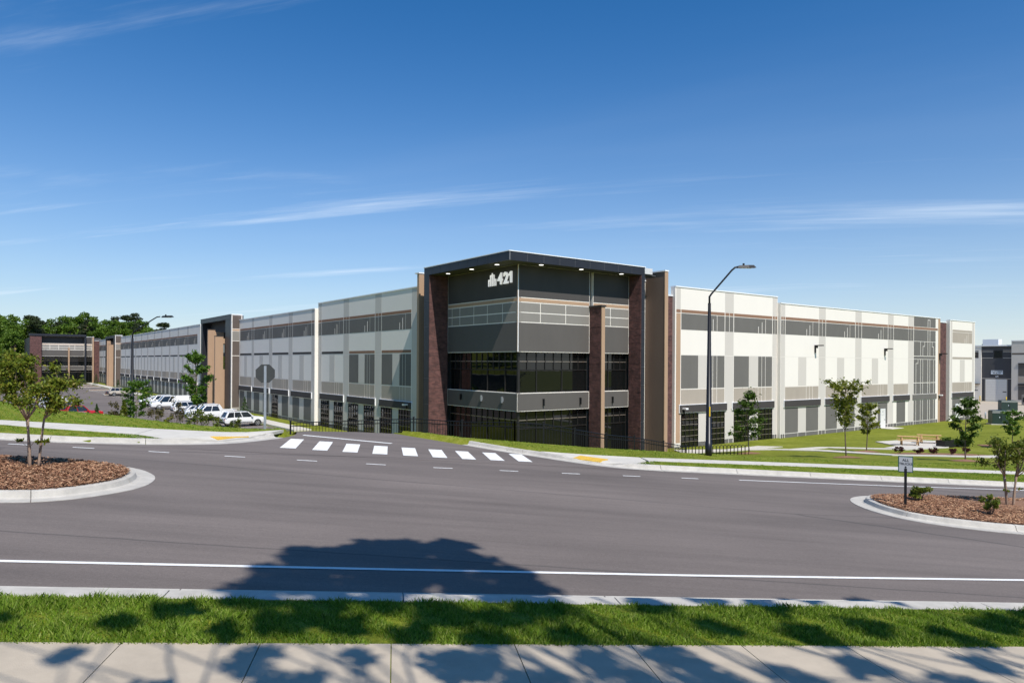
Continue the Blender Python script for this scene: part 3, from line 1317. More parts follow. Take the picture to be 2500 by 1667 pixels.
def joint(side, s0, s1, z, off, h=.02):
    return part('joint_line', side, s0, s1, z, z + h, off - .02, off + .003, 'lgray')


# --- right facade
wall('R', 17.5, 33.22, 0, HI)
part('corner_strip', 'R', 17.66, 18.24, -3.75, 7.80, -.03, .012, 'tan')
part('corner_strip', 'R', 17.66, 18.24, 7.86, 8.14, -.03, .012, 'brown')
part('pier_strip', 'R', 17.66, 18.24, 8.17, HI - .02, -.03, .006, 'lgray')
bay('R', 18.3, 24.59, 0, 'high', win=(True, True))
pier('R', 24.62, 25.94, 0, HI)
bay('R', 25.98, 32.32, 0, 'high', win=(True, True))
pier('R', 32.36, 33.18, 0, HI)
wall('R', 33.22, 70.05, .35, LO)
pier('R', 33.28, 34.02, .35, LO)
bay('R', 34.05, 40.37, .35, 'low')
pier('R', 40.4, 41.74, .35, LO)
bay('R', 41.77, 48.02, .35, 'low')
pier('R', 48.06, 49.46, .35, LO)
bay('R', 49.5, 55.73, .35, 'low')
pier('R', 55.77, 57.13, .35, LO)
# narrow bay
for nm, s0, s1, z0, z1, d, m in (('brown_stripe', 57.2, 60.96, 7.86, 8.14, .012, 'brown'), ('band_panel', 57.2, 60.96, 6.36, 7.80, .012, 'mgray'),
                                 ('taupe_panel', 57.2, 60.96, -.38, .98, .012, 'taupe'), ('canopy', 56.95, 61.2, -1.06, -.40, .16, 'canopy'),
                                 ('canopy_trim', 56.88, 61.27, -1.11, -.35, .10, 'coping'),
                                 ('grey_panel', 58.0, 60.25, -3.74, -1.14, .012, 'mgray'), ('base_panel', 57.2, 58.0, -4.3, -3.8, .012, 'mgray'),
                                 ('base_panel', 58.07, 60.2, -4.3, -3.8, .012, 'mgray'), ('base_panel', 60.27, 60.96, -4.3, -3.8, .012, 'mgray')):
    part(nm, 'R', s0, s1, z0, z1, .32, .35 + d, m)
pier('R', 61.0, 62.4, .35, LO)
# panel with raised circuit-like lines
part('brown_stripe', 'R', 62.5, 69.3, 7.86, 8.14, .32, .362, 'brown')
for z0, z1 in ((8.2, 9.42), (6.36, 7.8), (4.5, 6.3), (4.1, 4.42), (1.1, 4.04), (-.36, 1.02), (-3.74, -1.14)):
    part('grey_panel', 'R', 62.5, 68.65, z0, z1, .32, .362, 'mgray')
part('canopy', 'R', 62.2, 68.95, -1.06, -.42, .32, .42, 'mgray')


def rl(s0, s1, z0, z1):
    part('reveal_line', 'R', s0, s1, z0, z1, .34, .372, 'white')


rl(64.3, 64.37, 4.5, 6.3)
rl(66.35, 66.43, 8.2, 9.1)
rl(66.95, 67.03, 8.2, 9.1)
rl(66.35, 67.03, 9.1, 9.17)
for z0, z1 in ((6.36, 7.8), (4.5, 6.3), (1.1, 4.04), (-.36, 1.02), (-3.74, -1.14)):
    rl(66.35, 66.43, z0, z1)
    rl(66.95, 67.03, z0, z1)
rl(65.45, 65.52, 5.75, 6.3)
rl(64.95, 65.52, 5.69, 5.75)
rl(64.95, 65.02, 4.5, 5.69)
rl(67.6, 67.67, 5.72, 6.3)
rl(67.6, 68.1, 5.66, 5.72)
rl(68.05, 68.12, 4.5, 5.66)
rl(63.6, 63.67, 3.55, 4.04)
rl(63.05, 63.67, 3.49, 3.55)
rl(63.05, 63.12, 1.1, 3.49)
for z0, z1 in ((1.1, 4.04), (-.36, 1.02), (-3.74, -1.14)):
    for s in (64.3, 64.95, 68.05) + ((63.05,) if z0 < 1 else ()):
        rl(s, s + .07, z0, z1)
for s0, s1 in ((62.5, 63.0), (63.07, 64.3), (64.37, 64.95), (65.02, 66.35), (66.42, 66.95), (67.02, 68.05), (68.12, 68.65), (68.75, 69.3)):
    part('base_panel', 'R', s0, s1, -4.3, -3.8, .32, .362, 'mgray')
part('corner_strip', 'R', 69.44, 70.03, ZB, LO - .05, .32, .37, 'tan')
part('brick_wall', 'R', 70.05, 72.5, ZB, LO - .45, -.6, .10, 'brick')
coping('R', 70.05, 72.5, LO - .45, -.65, .16)
wall('R', 72.5, 80.75, .55, LO - .1)
part('pier_strip', 'R', 72.72, 73.25, -3.75, LO - .2, .52, .556, 'lgray')
part('pier_strip', 'R', 79.8, 80.5, -3.75, LO - .2, .52, .556, 'lgray')
bay('R', 73.3, 79.75, .55, 'end', thin='taupe')
for z in (4.09, 1.02):
    for s0, s1, o in ((18.3, 33.2, 0), (33.25, 62.4, .35), (72.55, 80.7, .55)):
        joint('R', s0, s1, z, o)
# doors on the right facade


def door(side, s0, off, sign=True):
    f = MB()
    fbox(f, side, s0 - .08, s0, -4.3, -2.0, off, off + .05)
    fbox(f, side, s0 + 1.0, s0 + 1.08, -4.3, -2.0, off, off + .05)
    fbox(f, side, s0 - .08, s0 + 1.08, -2.0, -1.92, off, off + .05)
    o = f.build('door_frame', M['coping'], BLD)
    mb = MB()
    fbox(mb, side, s0, s0 + 1.0, -4.3, -2.0, off, off + .03)
    d = mb.build('door', M['doorpaint'], BLD)
    mb = MB()
    fbox(mb, side, s0 + .86, s0 + .93, -3.3, -3.16, off + .03, off + .09)
    mb.build('door_handle', M['steel'], d)
    mb = MB()
    fbox(mb, side, s0 + .38, s0 + .62, -2.35, -2.2, off + .03, off + .037)
    fbox(mb, side, s0 + .25, s0 + .75, -2.66, -2.62, off + .03, off + .037)
    mb.build('door_notice', M['signgrey'], d)
    return d


door('R', 54.0, .37)
door('R', 74.4, .57)
part('door_step', 'R', 53.4, 56.3, -4.35, -4.16, .35, 2.0, 'conc')
part('footing', 'R', 17.5, 70.0, ZB, -4.31, -.2, .42, 'coping')
part('footing', 'R', 72.6, 80.7, ZB, -4.31, 0, .62, 'coping')


def wall_light(side, s, z, off):
    mb = MB()
    fbox(mb, side, s - .09, s + .09, z - .55, z + .28, off, off + .12)
    fbox(mb, side, s - .14, s + .14, z + .17, z + .28, off + .12, off + .95)
    fbox(mb, side, s - .05, s + .05, z - .05, z + .17, off + .12, off + .35)
    return mb.build('wall_light', M['blackmetal'], BLD)


wall_light('R', 39.6, 5.1, .35)
wall_light('R', 54.9, 5.0, .35)
wall_light('R', 69.75, 4.6, .37)


def small_cam(side, s, z, off):
    mb = MB()
    fbox(mb, side, s - .06, s + .06, z - .3, z + .05, off, off + .1)
    mb.build('camera_bracket', M['blackmetal'], BLD)
    mb = MB()
    fbox(mb, side, s - .22, s + .10, z + .05, z + .19, off, off + .45)
    mb.build('security_camera', M['coping'], BLD)


small_cam('R', 69.75, -.75, .37)
small_cam('R', 18.55, -.82, .16)
small_cam('L', 16.7, -.75, .16)

# --- left facade
wall('L', 12.9, 38.85, 0, HI)
part('pier_strip', 'L', 15.0, 16.1, -3.75, HI - .02, -.03, .006, 'lgray')
bay('L', 22.26, 16.18, 0, 'high', win=(True, True), thin='brown')
pier('L', 22.3, 23.7, 0, HI)
bay('L', 30.02, 23.75, 0, 'high', win=(True, True), thin='brown')
pier('L', 30.06, 31.5, 0, HI)
bay('L', 37.75, 31.55, 0, 'low', win=(True, True), thin='canopy')
pier('L', 37.8, 38.8, 0, HI)
wall('L', 38.85, 69.4, .4, LO)
edges = [(39.9, 46.26), (47.74, 54.07), (55.42, 62.1), (63.25, 68.95)]
for i, (s0, s1) in enumerate(edges):
    bay('L', s1, s0, .4, 'low', thin='canopy', win=(True, False) if i == 1 else None)
pier('L', 38.95, 39.85, .4, LO)
for s0, s1 in ((46.3, 47.7), (54.1, 55.38), (62.14, 63.2)):
    pier('L', s0, s1, .4, LO)
LO2 = 9.8
wall('L', 93.5, 185.2, .4, LO2)
n = 11
sp = (185.0 - 95.0) / n
for i in range(n):
    s0 = 95.0 + i * sp
    bay('L', s0 + sp - .75, s0 + .65, .4, 'low', near=False, thin='canopy')
    pier('L', s0 + sp - .72, s0 + sp + .62, .4, LO2, near=False)
wall('L', 209.5, 231.2, .4, LO2 + .1)
for i in range(2):
    s0 = 211.5 + i * 9.6
    bay('L', s0 + 8.6, s0 + .6, .4, 'low', near=False, thin='canopy')
    pier('L', s0 + 8.7, s0 + 10.1, .4, LO2, near=False)
for z in (4.09, 1.02):
    joint('L', 15.2, 38.8, z, 0)
    joint('L', 38.9, 69.3, z, .4)
part('footing', 'L', 12.9, 69.3, ZB, -4.31, -.2, .44, 'coping')


def entrance(b0, b1, pr, nz):
    """projecting dark entrance with two tan fins; b0 its sunlit side"""
    e = LN
    mb = MB()
    mb.box(-pr, 0, b0, b0 + .35, ZB, 10.3)
    mb.build('side_wall', M['white'], BLD)

    def sw(name, z0, z1, m, p0=.1, p1=pr - .12):
        q = MB()
        q.box(-p1, -p0, b0 - .012, b0 + .02, z0, z1)
        q.build(name, M[m], BLD)
    for z0, z1, m in ((8.2, 10.2, 'umber'), (7.86, 8.12, 'tan'), (6.38, 7.8, 'tlight'), (4.15, 6.3, 'umber'), (-3.74, 4.06, 'umber'), (-4.3, -3.8, 'tlight')):
        sw('side_panel', z0, z1, m)
    q = MB()
    q.box(-pr - .06, .02, b0 - .05, b0 + .4, 10.3, 10.4)
    q.build('coping', M['coping'], BLD)
    q = MB()
    q.box(-pr, -.1, b0 + .36, b0 + 3.4, ZB, 10.3)
    q.build('dark_pier', M['fascia'], BLD)
    q = MB()
    q.box(-pr, -.1, b1 - 1.0, b1, ZB, 10.3)
    q.build('dark_pier', M['fascia'], BLD)
    q = MB()
    q.box(-pr - .05, -.1, b0 + .36, b1, 9.65, 10.3)
    q.build('fascia_panel', M['fascia'], BLD)
    q = MB()
    q.box(-.1, .3, b0 + .36, b1, ZB, 10.25)
    q.build('recess_wall', M['tdark'], BLD)
    q = MB()
    q.box(-pr - .08, .02, b0 + .36, b1 + .02, 10.31, 10.39)
    q.build('coping', M['joint'], BLD)
    w = b1 - 1.0 - (b0 + 3.4)
    for z0, z1 in ((-4.2, -.4), (1.05, 4.1), (4.6, 7.9)):
        window('L', b0 + 3.5, b1 - 1.1, z0, z1, [b0 + 3.5 + w * i / 8 for i in range(1, 8)], [z0 + (z1 - z0) * .4, z0 + (z1 - z0) * .7], .16, each=False, hi=(z0 > 4))
    for i, (db, p0, p1, top, p0l, zl) in enumerate(((4.6, 1.55, 2.75, nz - 1.2, 1.15, 2.0), (9.6, 1.5, 2.6, nz, 1.5, 0))):
        q = MB()
        q.box(-p1, -p0, b0 + db, b0 + db + .45, ZB, top)
        if p0l < p0:
            q.box(-p0, -p0l, b0 + db, b0 + db + .45, ZB, zl)
        q.box(-p0, -.1, b0 + db + .05, b0 + db + .4, 6.0, top - .3)
        q.build('tan_fin', M['tan'], BLD)
        q = MB()
        q.box(-p1 - .04, -p0 + .04, b0 + db - .04, b0 + db + .49, top, top + .09)
        q.build('coping', M['canopy'], BLD)


entrance(69.4, 88.2, 1.55, 8.3)
mbx = MB()
mbx.box(-.1, .3, 88.2, 93.6, ZB, 9.7)
mbx.build('recess_wall', M['tdark'], BLD)
entrance(185.3, 205.0, 1.75, 9.0)
mbx = MB()
mbx.box(-.1, .3, 205, 209.6, ZB, 9.9)
mbx.build('recess_wall', M['tdark'], BLD)

# --- corner tower
O1, O2 = 1.85, 1.40
SZ, FZ = 10.57, 11.20
TL, TR = 9.8, 11.66
# solid core set back behind the glass
q = MB()
q.box(.45, 13.9, .45, 13.0, ZB, SZ)
q.build('core_wall', M['tdark'], BLD)


def tower_side(side, T, lines, split=None):
    e = .035
    bk, dd = -.30, 0
    spans = [(0.0, T)] if split is None else [(0.0, split[0]), (split[1], T)]
    for s0, s1 in spans:
        a = s0 if s0 > 0 else .0
        # white backing whose edges show as trim and reveals
        part('panel_trim', side, a, s1, 4.10, SZ, bk, dd, 'white')
        part('panel_trim', side, a, s1, -.32, 1.05, bk, dd, 'white')
        # base wall strips hidden behind the glazing
        a += .05
        part('upper_panel', side, a, s1 - .05, 8.18, SZ - .02, dd - .03, dd + .012, 'tgray_shaded')  # soffit shade carried by the paint colour
        part('tan_stripe', side, a, s1 - .05, 7.85, 8.11, dd - .03, dd + .012, 'tan')
        cut = [a] + [l for l in sorted(lines) if a + .1 < l < s1 - .1] + [s1 - .05 + e]
        for c0, c1 in zip(cut, cut[1:]):
            for z0, z1 in ((7.09, 7.77), (6.36, 7.01)):
                part('pale_panel', side, c0 + (e if c0 > a else 0), c1 - e, z0, z1, dd - .03, dd + .012, 'tlight')
        part('grey_panel', side, a, s1 - .05, 4.15, 6.28, dd - .03, dd + .012, 'tgray')
        part('spandrel', side, a, s1 - .05, -.27, 1.0, dd - .03, dd + .012, 'tgray')


tower_side('R', TR, [2.15, 4.68, 7.28, 9.52], (7.2, 7.56))
tower_side('L', TL, [9.12, 7.91, 5.83, 3.93, 1.91])
part('corner_trim', 'L', -.012, .06, 4.12, SZ, -.06, .014, 'tan')
part('corner_trim', 'R', -.0, .07, 4.12, SZ, .0, .016, 'coping')
upR = [1.12, 2.03, 2.87, 3.73, 4.56, 5.41, 6.23]
# glazing: second floor and ground floor
def glaze(side, s0, s1, cols, big):
    f = window(side, s0, s1, 2.76, 4.1, cols, [3.40], -.30)
    window(side, s0, s1, 1.05, 2.74, big, [], -.30)
    window(side, s0, s1, -1.62, -.32, cols, [-1.0], -.30)
    window(side, s0, s1, -4.3, -1.64, big, [], -.30)


glaze('R', .34, 7.2, upR, [2.03, 4.56])
glaze('R', 7.56, TR, [8.85, 9.55, 10.2, 10.9], [9.55])
upL = [.34 + (9.78 - .34) * i / 12 for i in range(1, 12)]
glaze('L', .34, TL, upL, [upL[1], upL[4], upL[7], upL[9]])
# corner post at the glass corner
q = MB()
q.box(.26, .42, .26, .42, ZB, SZ)
q.build('corner_post', M['frame'], BLD)


def blocks(name, plane, s0, s1, z0, z1, at_, out, parent, bw=1.02, bh=.58):
    """stone-faced blocks laid in running bond on a pier; plane 'b': faces -b, 'a': faces -a"""
    r = 0
    z = z0
    while z < z1 - .05:
        h = min(bh, z1 - z)
        x = s0 - (bw * .5 if r % 2 else 0)
        while x < s1 - .02:
            a0, a1 = max(x, s0), min(x + bw, s1)
            if a1 - a0 > .06:
                mb = MB()
                j = random.uniform(0, .012)
                if plane == 'b':
                    mb.box(a0 + .006, a1 - .006, at_ - out - j, at_ + .01, z + .006, z + h - .006)
                else:
                    mb.box(at_ - out - j, at_ + .01, a0 + .006, a1 - .006, z + .006, z + h - .006)
                mb.build('stone_block', M['brick'], parent)
            x += bw
        z += h
        r += 1


def brick_core(name, x0, x1, y0, y1, z1):
    mb = MB()
    mb.box(x0, x1, y0, y1, ZB, z1)
    return mb.build(name, M['brick'], BLD)


# left portal pier: brick inside, dark metal outside
pl = brick_core('portal_pier', -O1 + .06, -.31, TL + .03, TL + .80, SZ - .01)
blocks('b', 'b', -O1 + .02, -.02, -4.3, SZ - .02, TL + .03, .04, pl)
pr_ = brick_core('portal_pier', TR + .03, TR + .38, -O2 + .06, -.31, SZ - .01)
blocks('a', 'a', -O2 + .02, -.02, -4.3, SZ - .02, TR + .03, .04, pr_)
ba = brick_core('portal_pier', TR + .03, 12.6, -.31, -.02, SZ - .01)
# brick fin in front of the right side, tan front edge
fn = brick_core('brick_fin', 7.24, 7.52, -1.30, -.0, 7.72)
blocks('a', 'a', -1.33, -.0, -4.3, 7.72, 7.24, .035, fn)
q = MB()
q.box(7.20, 7.56, -1.40, -1.335, ZB, 7.72)
q.build('fin_edge', M['tan'], BLD)
q = MB()
q.box(7.12, 7.64, -1.46, .0, 7.73, 7.86)
q.build('coping', M['canopy'], BLD)


def metal_panels(side, s0, s1, z0, z1, d, n, vertical=False, core=.1):
    """dark metal cladding panels over a paler backing that shows in the joints"""
    part('cladding_back', side, s0 + .004, s1 - .004, z0 + .004, z1 - .004, d - core, d - .012, 'joint')
    for i in range(n):
        if vertical:
            a, b = z0 + (z1 - z0) * i / n, z0 + (z1 - z0) * (i + 1) / n
            part('cladding_panel', side, s0, s1, a + .012, b - .012, d - core, d, 'fascia')
        else:
            a, b = s0 + (s1 - s0) * i / n, s0 + (s1 - s0) * (i + 1) / n
            part('cladding_panel', side, a + .014, b - .014, z0, z1, d - core, d, 'fascia')


metal_panels('L', -O2, TL + .85, SZ, FZ, O1, 9)
metal_panels('R', -O1 + .11, TR + .42, SZ, FZ, O2, 9)
metal_panels('L', TL + .03, TL + .85, ZB, SZ - .005, O1, 7, True, .055)
metal_panels('R', TR + .03, TR + .42, ZB, SZ - .005, O2, 10, True, .055)
q = MB()
q.box(-O1 + .06, -O1 + 1.85, TL + .80, TL + .85, ZB, SZ - .01)
q.build('pier_side', M['fascia'], BLD)
q = MB()
q.box(TR + .39, TR + .42, -O2 + .06, -.02, ZB, SZ - .01)
q.build('pier_side', M['fascia'], BLD)
# soffit and roof
q = MB()
q.box(-O1 + .12, 13.5, -O2 + .12, TL + .84, SZ + .001, SZ + .09)
q.build('soffit', M['tdark'], BLD)
q = MB()
q.box(-O1 + .02, 13.0, -O2 + .02, TL + .84, SZ + .12, FZ - .03)
q.build('roof_deck', M['roof'], BLD)
q = MB()
q.box(-O1 - .04, TR + .46, -O2 - .04, -O2 + .25, FZ, FZ + .06)
q.box(-O1 - .04, -O1 + .25, -O2 + .25, TL + .9, FZ, FZ + .06)
q.build('coping', M['coping'], BLD)
for (x, y) in ((-1.05, 1.2), (-1.05, 4.6), (-1.05, 8.1), (1.6, -.75), (5.6, -.75), (10.0, -.75)):
    mb = MB()
    mb.disc((x, y, SZ - .004), (0, 0, 1), .17, .02, 16)
    o = mb.build('soffit_light', M['downlight'], BLD)
# sconces
for s in (7.6, 4.6, 1.8):
    mb = MB()
    fbox(mb, 'L', s - .05, s + .05, .25, .72, .02, .16)
    fbox(mb, 'L', s - .1, s + .1, .35, .62, .0, .05)
    mb.build('sconce', M['steel'] if s < 7 else M['blackmetal'], BLD)
for s in (2.45, 6.2, 9.75):
    mb = MB()
    fbox(mb, 'R', s - .05, s + .05, .05, .58, .02, .17)
    mb.build('sconce', M['blackmetal'], BLD)
# tan fins either side of the tower
q = MB()
q.box(-1.45, 0, 12.2, 12.55, ZB, 10.95)
q.build('tan_fin', M['tan'], BLD)
q = MB()
q.box(-1.5, .05, 12.15, 12.9, 10.95, 11.05)
q.build('coping', M['coping'], BLD)
q = MB()
q.box(-1.0, 0, 12.55, 12.9, ZB, 10.95)
q.build('fin_return', M['white'], BLD)
q = MB()
q.box(13.72, 14.08, -2.05, .1, ZB, 10.95)
q.build('brown_fin', M['finbrown'], BLD)
q = MB()
q.box(13.70, 14.10, -2.14, -2.055, ZB, 10.95)
q.build('fin_edge', M['tan'], BLD)
q = MB()
q.box(13.66, 14.14, -2.18, .12, 10.95, 11.06)
q.build('coping', M['coping'], BLD)
wall('R', 12.1, 13.72, -.05, 10.3, 'tlight')
for z in (8.15, 7.8, 7.05, 6.32):
    part('reveal_line', 'R', 12.12, 13.7, z - .04, z + .04, -.06, -.038, 'white')
part('corner_strip', 'R', 13.3, 13.68, ZB, 10.25, -.06, -.036, 'white')
window('R', 12.15, 13.28, 1.05, 4.1, [12.7], [2.7, 3.4], .02, each=False)
window('R', 12.15, 13.28, -4.2, -.35, [12.7], [-1.0, -1.64], .02, each=False)
part('brick_wall', 'R', 14.08, 17.5, ZB, 9.28, -.8, -.3, 'brick')
coping('R', 14.08, 17.5, 9.28, -.85, -.24)
part('wall', 'L', 10.65, 12.9, ZB, 10.0, -.6, -.1, 'umber')


def text_mesh(body, size, ext, bold=.0):
    c = D.curves.new('lettering', 'FONT')
    c.body = body
    c.size = size
    c.extrude = ext
    c.offset = bold
    c.align_x = 'LEFT'
    c.resolution_u = 3
    o = D.objects.new('lettering', c)
    me = D.meshes.new_from_object(o)
    D.objects.remove(o)
    return me


def lettering(body, size, mat_, basis, parent, name, ext=.02, bold=.0, center=False):
    """basis: matrix placing text (x right, y up, z out)"""
    me = text_mesh(body, size, ext, bold)
    me.name = name
    if center:
        xs = [v.co.x for v in me.vertices]
        mid = (min(xs) + max(xs)) / 2
        for v in me.vertices:
            v.co.x -= mid
    me.materials.clear()
    me.materials.append(mat_)
    o = obj(name, me, parent)
    o.matrix_local = basis
    return o


def basis_L(a, b, z):
    """text on the left facade: reading direction is -b, outwards -a"""
    return Matrix(((0, 0, -1, a), (-1, 0, 0, b), (0, 1, 0, z), (0, 0, 0, 1)))


def basis_R(a, b, z):
    return Matrix(((1, 0, 0, a), (0, 0, -1, b), (0, 1, 0, z), (0, 0, 0, 1)))


for i, ch in enumerate('42'):
    lettering(ch, 1.20, M['letter'], basis_L(-.10, (2.40, 1.66, .98)[i], 9.27), BLD, 'sign_numeral', .06, .03)
one = MB()          # the numeral 1 with its flag
pts1 = [(.98, 9.92), (.98, 9.80), (.80, 9.86), (.80, 9.27), (.62, 9.27), (.62, 10.12), (.76, 10.12)]
for k, (d0, rev) in enumerate(((-.16, False), (-.04, True))):
    f = [(d0, b, z) for b, z in pts1]
    one.face(f[::-1] if rev else f)
for i in range(len(pts1)):
    (b0, z0), (b1, z1) = pts1[i], pts1[(i + 1) % len(pts1)]
    one.face([(-.16, b1, z1), (-.16, b0, z0), (-.04, b0, z0), (-.04, b1, z1)])
one.build('sign_numeral', M['letter'], BLD)
# skyline emblem: five posts, outer ones joined in pairs by short tops
lg = MB()
for b, h in ((3.66, .52), (3.42, .86), (3.19, 1.0), (2.96, .86), (2.72, .52)):
    lg.box(-.12, -.02, b - .024, b + .024, 9.2, 9.2 + h)
lg.box(-.12, -.02, 3.52, 3.62, 9.64, 9.72)
lg.box(-.12, -.02, 3.28, 3.38, 9.98, 10.06)
lg.box(-.12, -.02, 3.00, 3.10, 9.98, 10.06)
lg.box(-.12, -.02, 2.76, 2.86, 9.64, 9.72)
lg.build('sign_emblem', M['letter'], BLD)

# --- far wing
e = LN
WZ = .35
q = MB()
q.box(-19.6, 0, WB + .5, WB + 40, ZB, 10.6)
q.build('wing_core', M['tdark'], BLD)
part('brick_wall', 'W', -.1, 2.1, ZB, 9.7, -.6, -.1, 'brick')
coping('W', -.1, 2.15, 9.7, -.6, -.0)
part('tan_fin', 'W', 2.1, 2.5, ZB, 11.0, -.5, 1.1, 'tan')
coping('W', 2.05, 2.55, 11.0, -.5, 1.15)
for s0, s1 in ((2.5, 4.3), (4.75, 16.6)):
    part('panel_trim', 'W', s0, s1, 4.1 + WZ, 10.9, -.3, 0, 'white')
    part('panel_trim', 'W', s0, s1, -.32 + WZ, 1.05 + WZ, -.3, 0, 'white')
    a, b = s0 + .05, s1 - .05
    part('upper_panel', 'W', a, b, 8.3 + WZ, 10.85, -.03, .02, 'tgray_shaded')
    part('tan_stripe', 'W', a, b, 7.9 + WZ, 8.12 + WZ, -.03, .02, 'tan')
    for z0, z1 in ((7.15, 7.75), (6.4, 6.98)):
        cuts = [a] + [c for c in (7.4, 9.0, 11.9, 14.3) if a < c < b] + [b]
        for c0, c1 in zip(cuts, cuts[1:]):
            part('pale_panel', 'W', c0 + .05, c1 - .05, z0 + WZ, z1 + WZ, -.03, .02, 'tlight')
    part('grey_panel', 'W', a, b, 4.2 + WZ, 6.2 + WZ, -.03, .02, 'tgray')
    part('spandrel', 'W', a, b, -.25 + WZ, 1.0 + WZ, -.03, .02, 'tgray')
    nn = max(2, int((s1 - s0) / 1.6))
    cols = [s0 + (s1 - s0) * i / nn for i in range(1, nn)]
    window('W', s0, s1, 1.05 + WZ, 4.1 + WZ, cols, [2.75 + WZ, 3.4 + WZ], -.2, each=False)
    window('W', s0, s1, ZB, -.32 + WZ, cols, [-1.0 + WZ], -.2, each=False)
part('dark_pier', 'W', 4.3, 4.75, ZB, 11.2, -.4, 1.4, 'fascia')
part('tan_fin', 'W', 8.95, 9.35, ZB, 7.0 + WZ, .02, 1.3, 'tan')
part('portal_pier', 'W', 16.6, 19.7, ZB, 11.2, -.5, 1.4, 'brick')
part('fascia_panel', 'W', 4.3, 19.9, 11.0, 11.65, -.5, 1.6, 'fascia')
part('soffit', 'W', 4.3, 19.9, 10.92, 11.0, -.5, 1.55, 'tdark')
coping('W', 2.5, 4.3, 10.9, -.5, .06)

# --- roof
q = MB()
q.box(.4, 80.2, 13.2, 230, 8.7, 8.95)
q.box(13.95, 80.2, .4, 13.2, 8.7, 8.95)
q.build('roof_deck', M['roof'], BLD)
q = MB()
q.box(80.25, 80.75, -.04, 230, ZB, LO - .1)
q.build('wall', M['white'], BLD)

# ------------------------------------------------------------------ car park and paths on the pad


def ab_sheet(name, polyab, z, m, thick=.0, parent=None):
    mb = MB()
    pts = [ab_xy(*p) for p in polyab]
    if thick:
        mb.prism(pts, z - thick, z)
    else:
        mb.face([(x, y, z) for x, y in pts])
    return mb.build(name, M[m], parent)


LOT = struct(ab_sheet('car_park', [(-49, 33.5), (-5.2, 33.5), (-5.2, 226), (-49, 226)], PAD + .02, 'asphalt'))
struct(ab_sheet('building_walk', [(-4.9, 33), (-3.0, 33), (-3.0, 224), (-4.9, 224)], PAD + .17, 'conc', .3))
struct(ab_sheet('yard_drive', [(81.5, -9), (137.5, 1), (137.5, 34), (81.5, 34)], PAD + .02, 'conc_walk'))


def lot_mark(a0, b0, a1, b1, hw=.06):
    """stall line from (a0,b0) to (a1,b1)"""
    mb = MB()
    z = PAD + .026
    mb.face([(*ab_xy(a0, b0 - hw), z), (*ab_xy(a1, b1 - hw), z), (*ab_xy(a1, b1 + hw), z), (*ab_xy(a0, b0 + hw), z)])
    return mb.build('stall_line', M['line'], LOT)


for k in range(60):
    b = 40.2 + 2.75 * k
    lot_mark(-10.6, b, -5.4, b)
for k in range(56):
    b = 46 + 2.75 * k
    lot_mark(-25.5, b, -20.0, b)
for k in range(30):
    b = 108 + 2.75 * k
    lot_mark(-40, b, -34.5, b)


def lot_island(a0, a1, b0, b1):
    root = struct(empty('parking_island'))
    mb = MB()
    pts = [ab_xy(*p) for p in ((a0, b0), (a1, b0), (a1, b1), (a0, b1))]
    mb.prism(pts, PAD - .05, PAD + .16)
    mb.build('island_kerb', M['kerb'], root)
    mb = MB()
    i = .25
    pts = [ab_xy(*p) for p in ((a0 + i, b0 + i), (a1 - i, b0 + i), (a1 - i, b1 - i), (a0 + i, b1 - i))]
    mb.prism(pts, PAD, PAD + .20)
    mb.build('island_mulch', M['mulch'], root)


for b in (94.5, 132, 158, 185, 205):
    lot_island(-10.8, -5.2, b, b + 2.6)
for b in (84, 132, 180):
    lot_island(-25.6, -15.5 if b > 300 else -19.8, b, b + 2.6)
lot_island(-48, -26, 86, 89)

# ---- paths and patio on the right-hand lawn


def tpath(pts, w, name, m='conc'):
    P = resample([np.array(p, float) for p in pts], 1.2)
    root = struct(empty(name))
    n = len(P)
    L_, R_ = [], []
    for i in range(n):
        a, b = P[max(0, i - 1)], P[min(n - 1, i + 1)]
        t = (b - a) / np.linalg.norm(b - a)
        nn = np.array((-t[1], t[0])) * w / 2
        L_.append(P[i] + nn)
        R_.append(P[i] - nn)
    for i in range(n - 1):
        q = [R_[i], R_[i + 1], L_[i + 1], L_[i]]
        d = (P[i + 1] - P[i]) / np.linalg.norm(P[i + 1] - P[i]) * .006
        q = [q[0] + d, q[1] - d, q[2] - d, q[3] + d]
        mb = MB()
        hi = [(c[0], c[1], zt_xy(c[0], c[1]) + .05) for c in q]
        mb.hexa([(x, y, z - .3) for x, y, z in hi], hi)
        mb.build('slab', M[m], root)
    return root


tpath([(19.2, 60.8), (22, 59.4), (24.6, 56.3), (26.9, 49.7), (32.3, 48.9), (46, 55)], 1.5, 'lawn_path')
tpath([(23.4, 58.4), (26.5, 60.2), (29.6, 58.0), (31.6, 57.4)], 1.5, 'patio_path')
tpath([(14.2, 60.2), (19.2, 60.8), (23.2, 63.6)], 2.6, 'rack_walk')


def xy_patch(name, poly, m, w, thick=.3, sub=True):
    mb = MB()
    hi = [(x, y, zt_xy(x, y) + w) for x, y in poly]
    lo = [(x, y, z - thick) for x, y, z in hi]
    n = len(poly)
    mb.v += lo + hi
    mb.f.append(tuple(range(n, 2 * n)))
    for i in range(n):
        j = (i + 1) % n
        mb.f.append((i, j, n + j, n + i))
    mb.m += [0] * (n + 1)
    return mb.build(name, M[m])


struct(xy_patch('patio', [(31.3, 56.3), (36.6, 59.3), (40.7, 66.0), (37.9, 68.2), (34.0, 66.2), (33.2, 61.0), (30.6, 58.2)], 'conc', .08, .5))


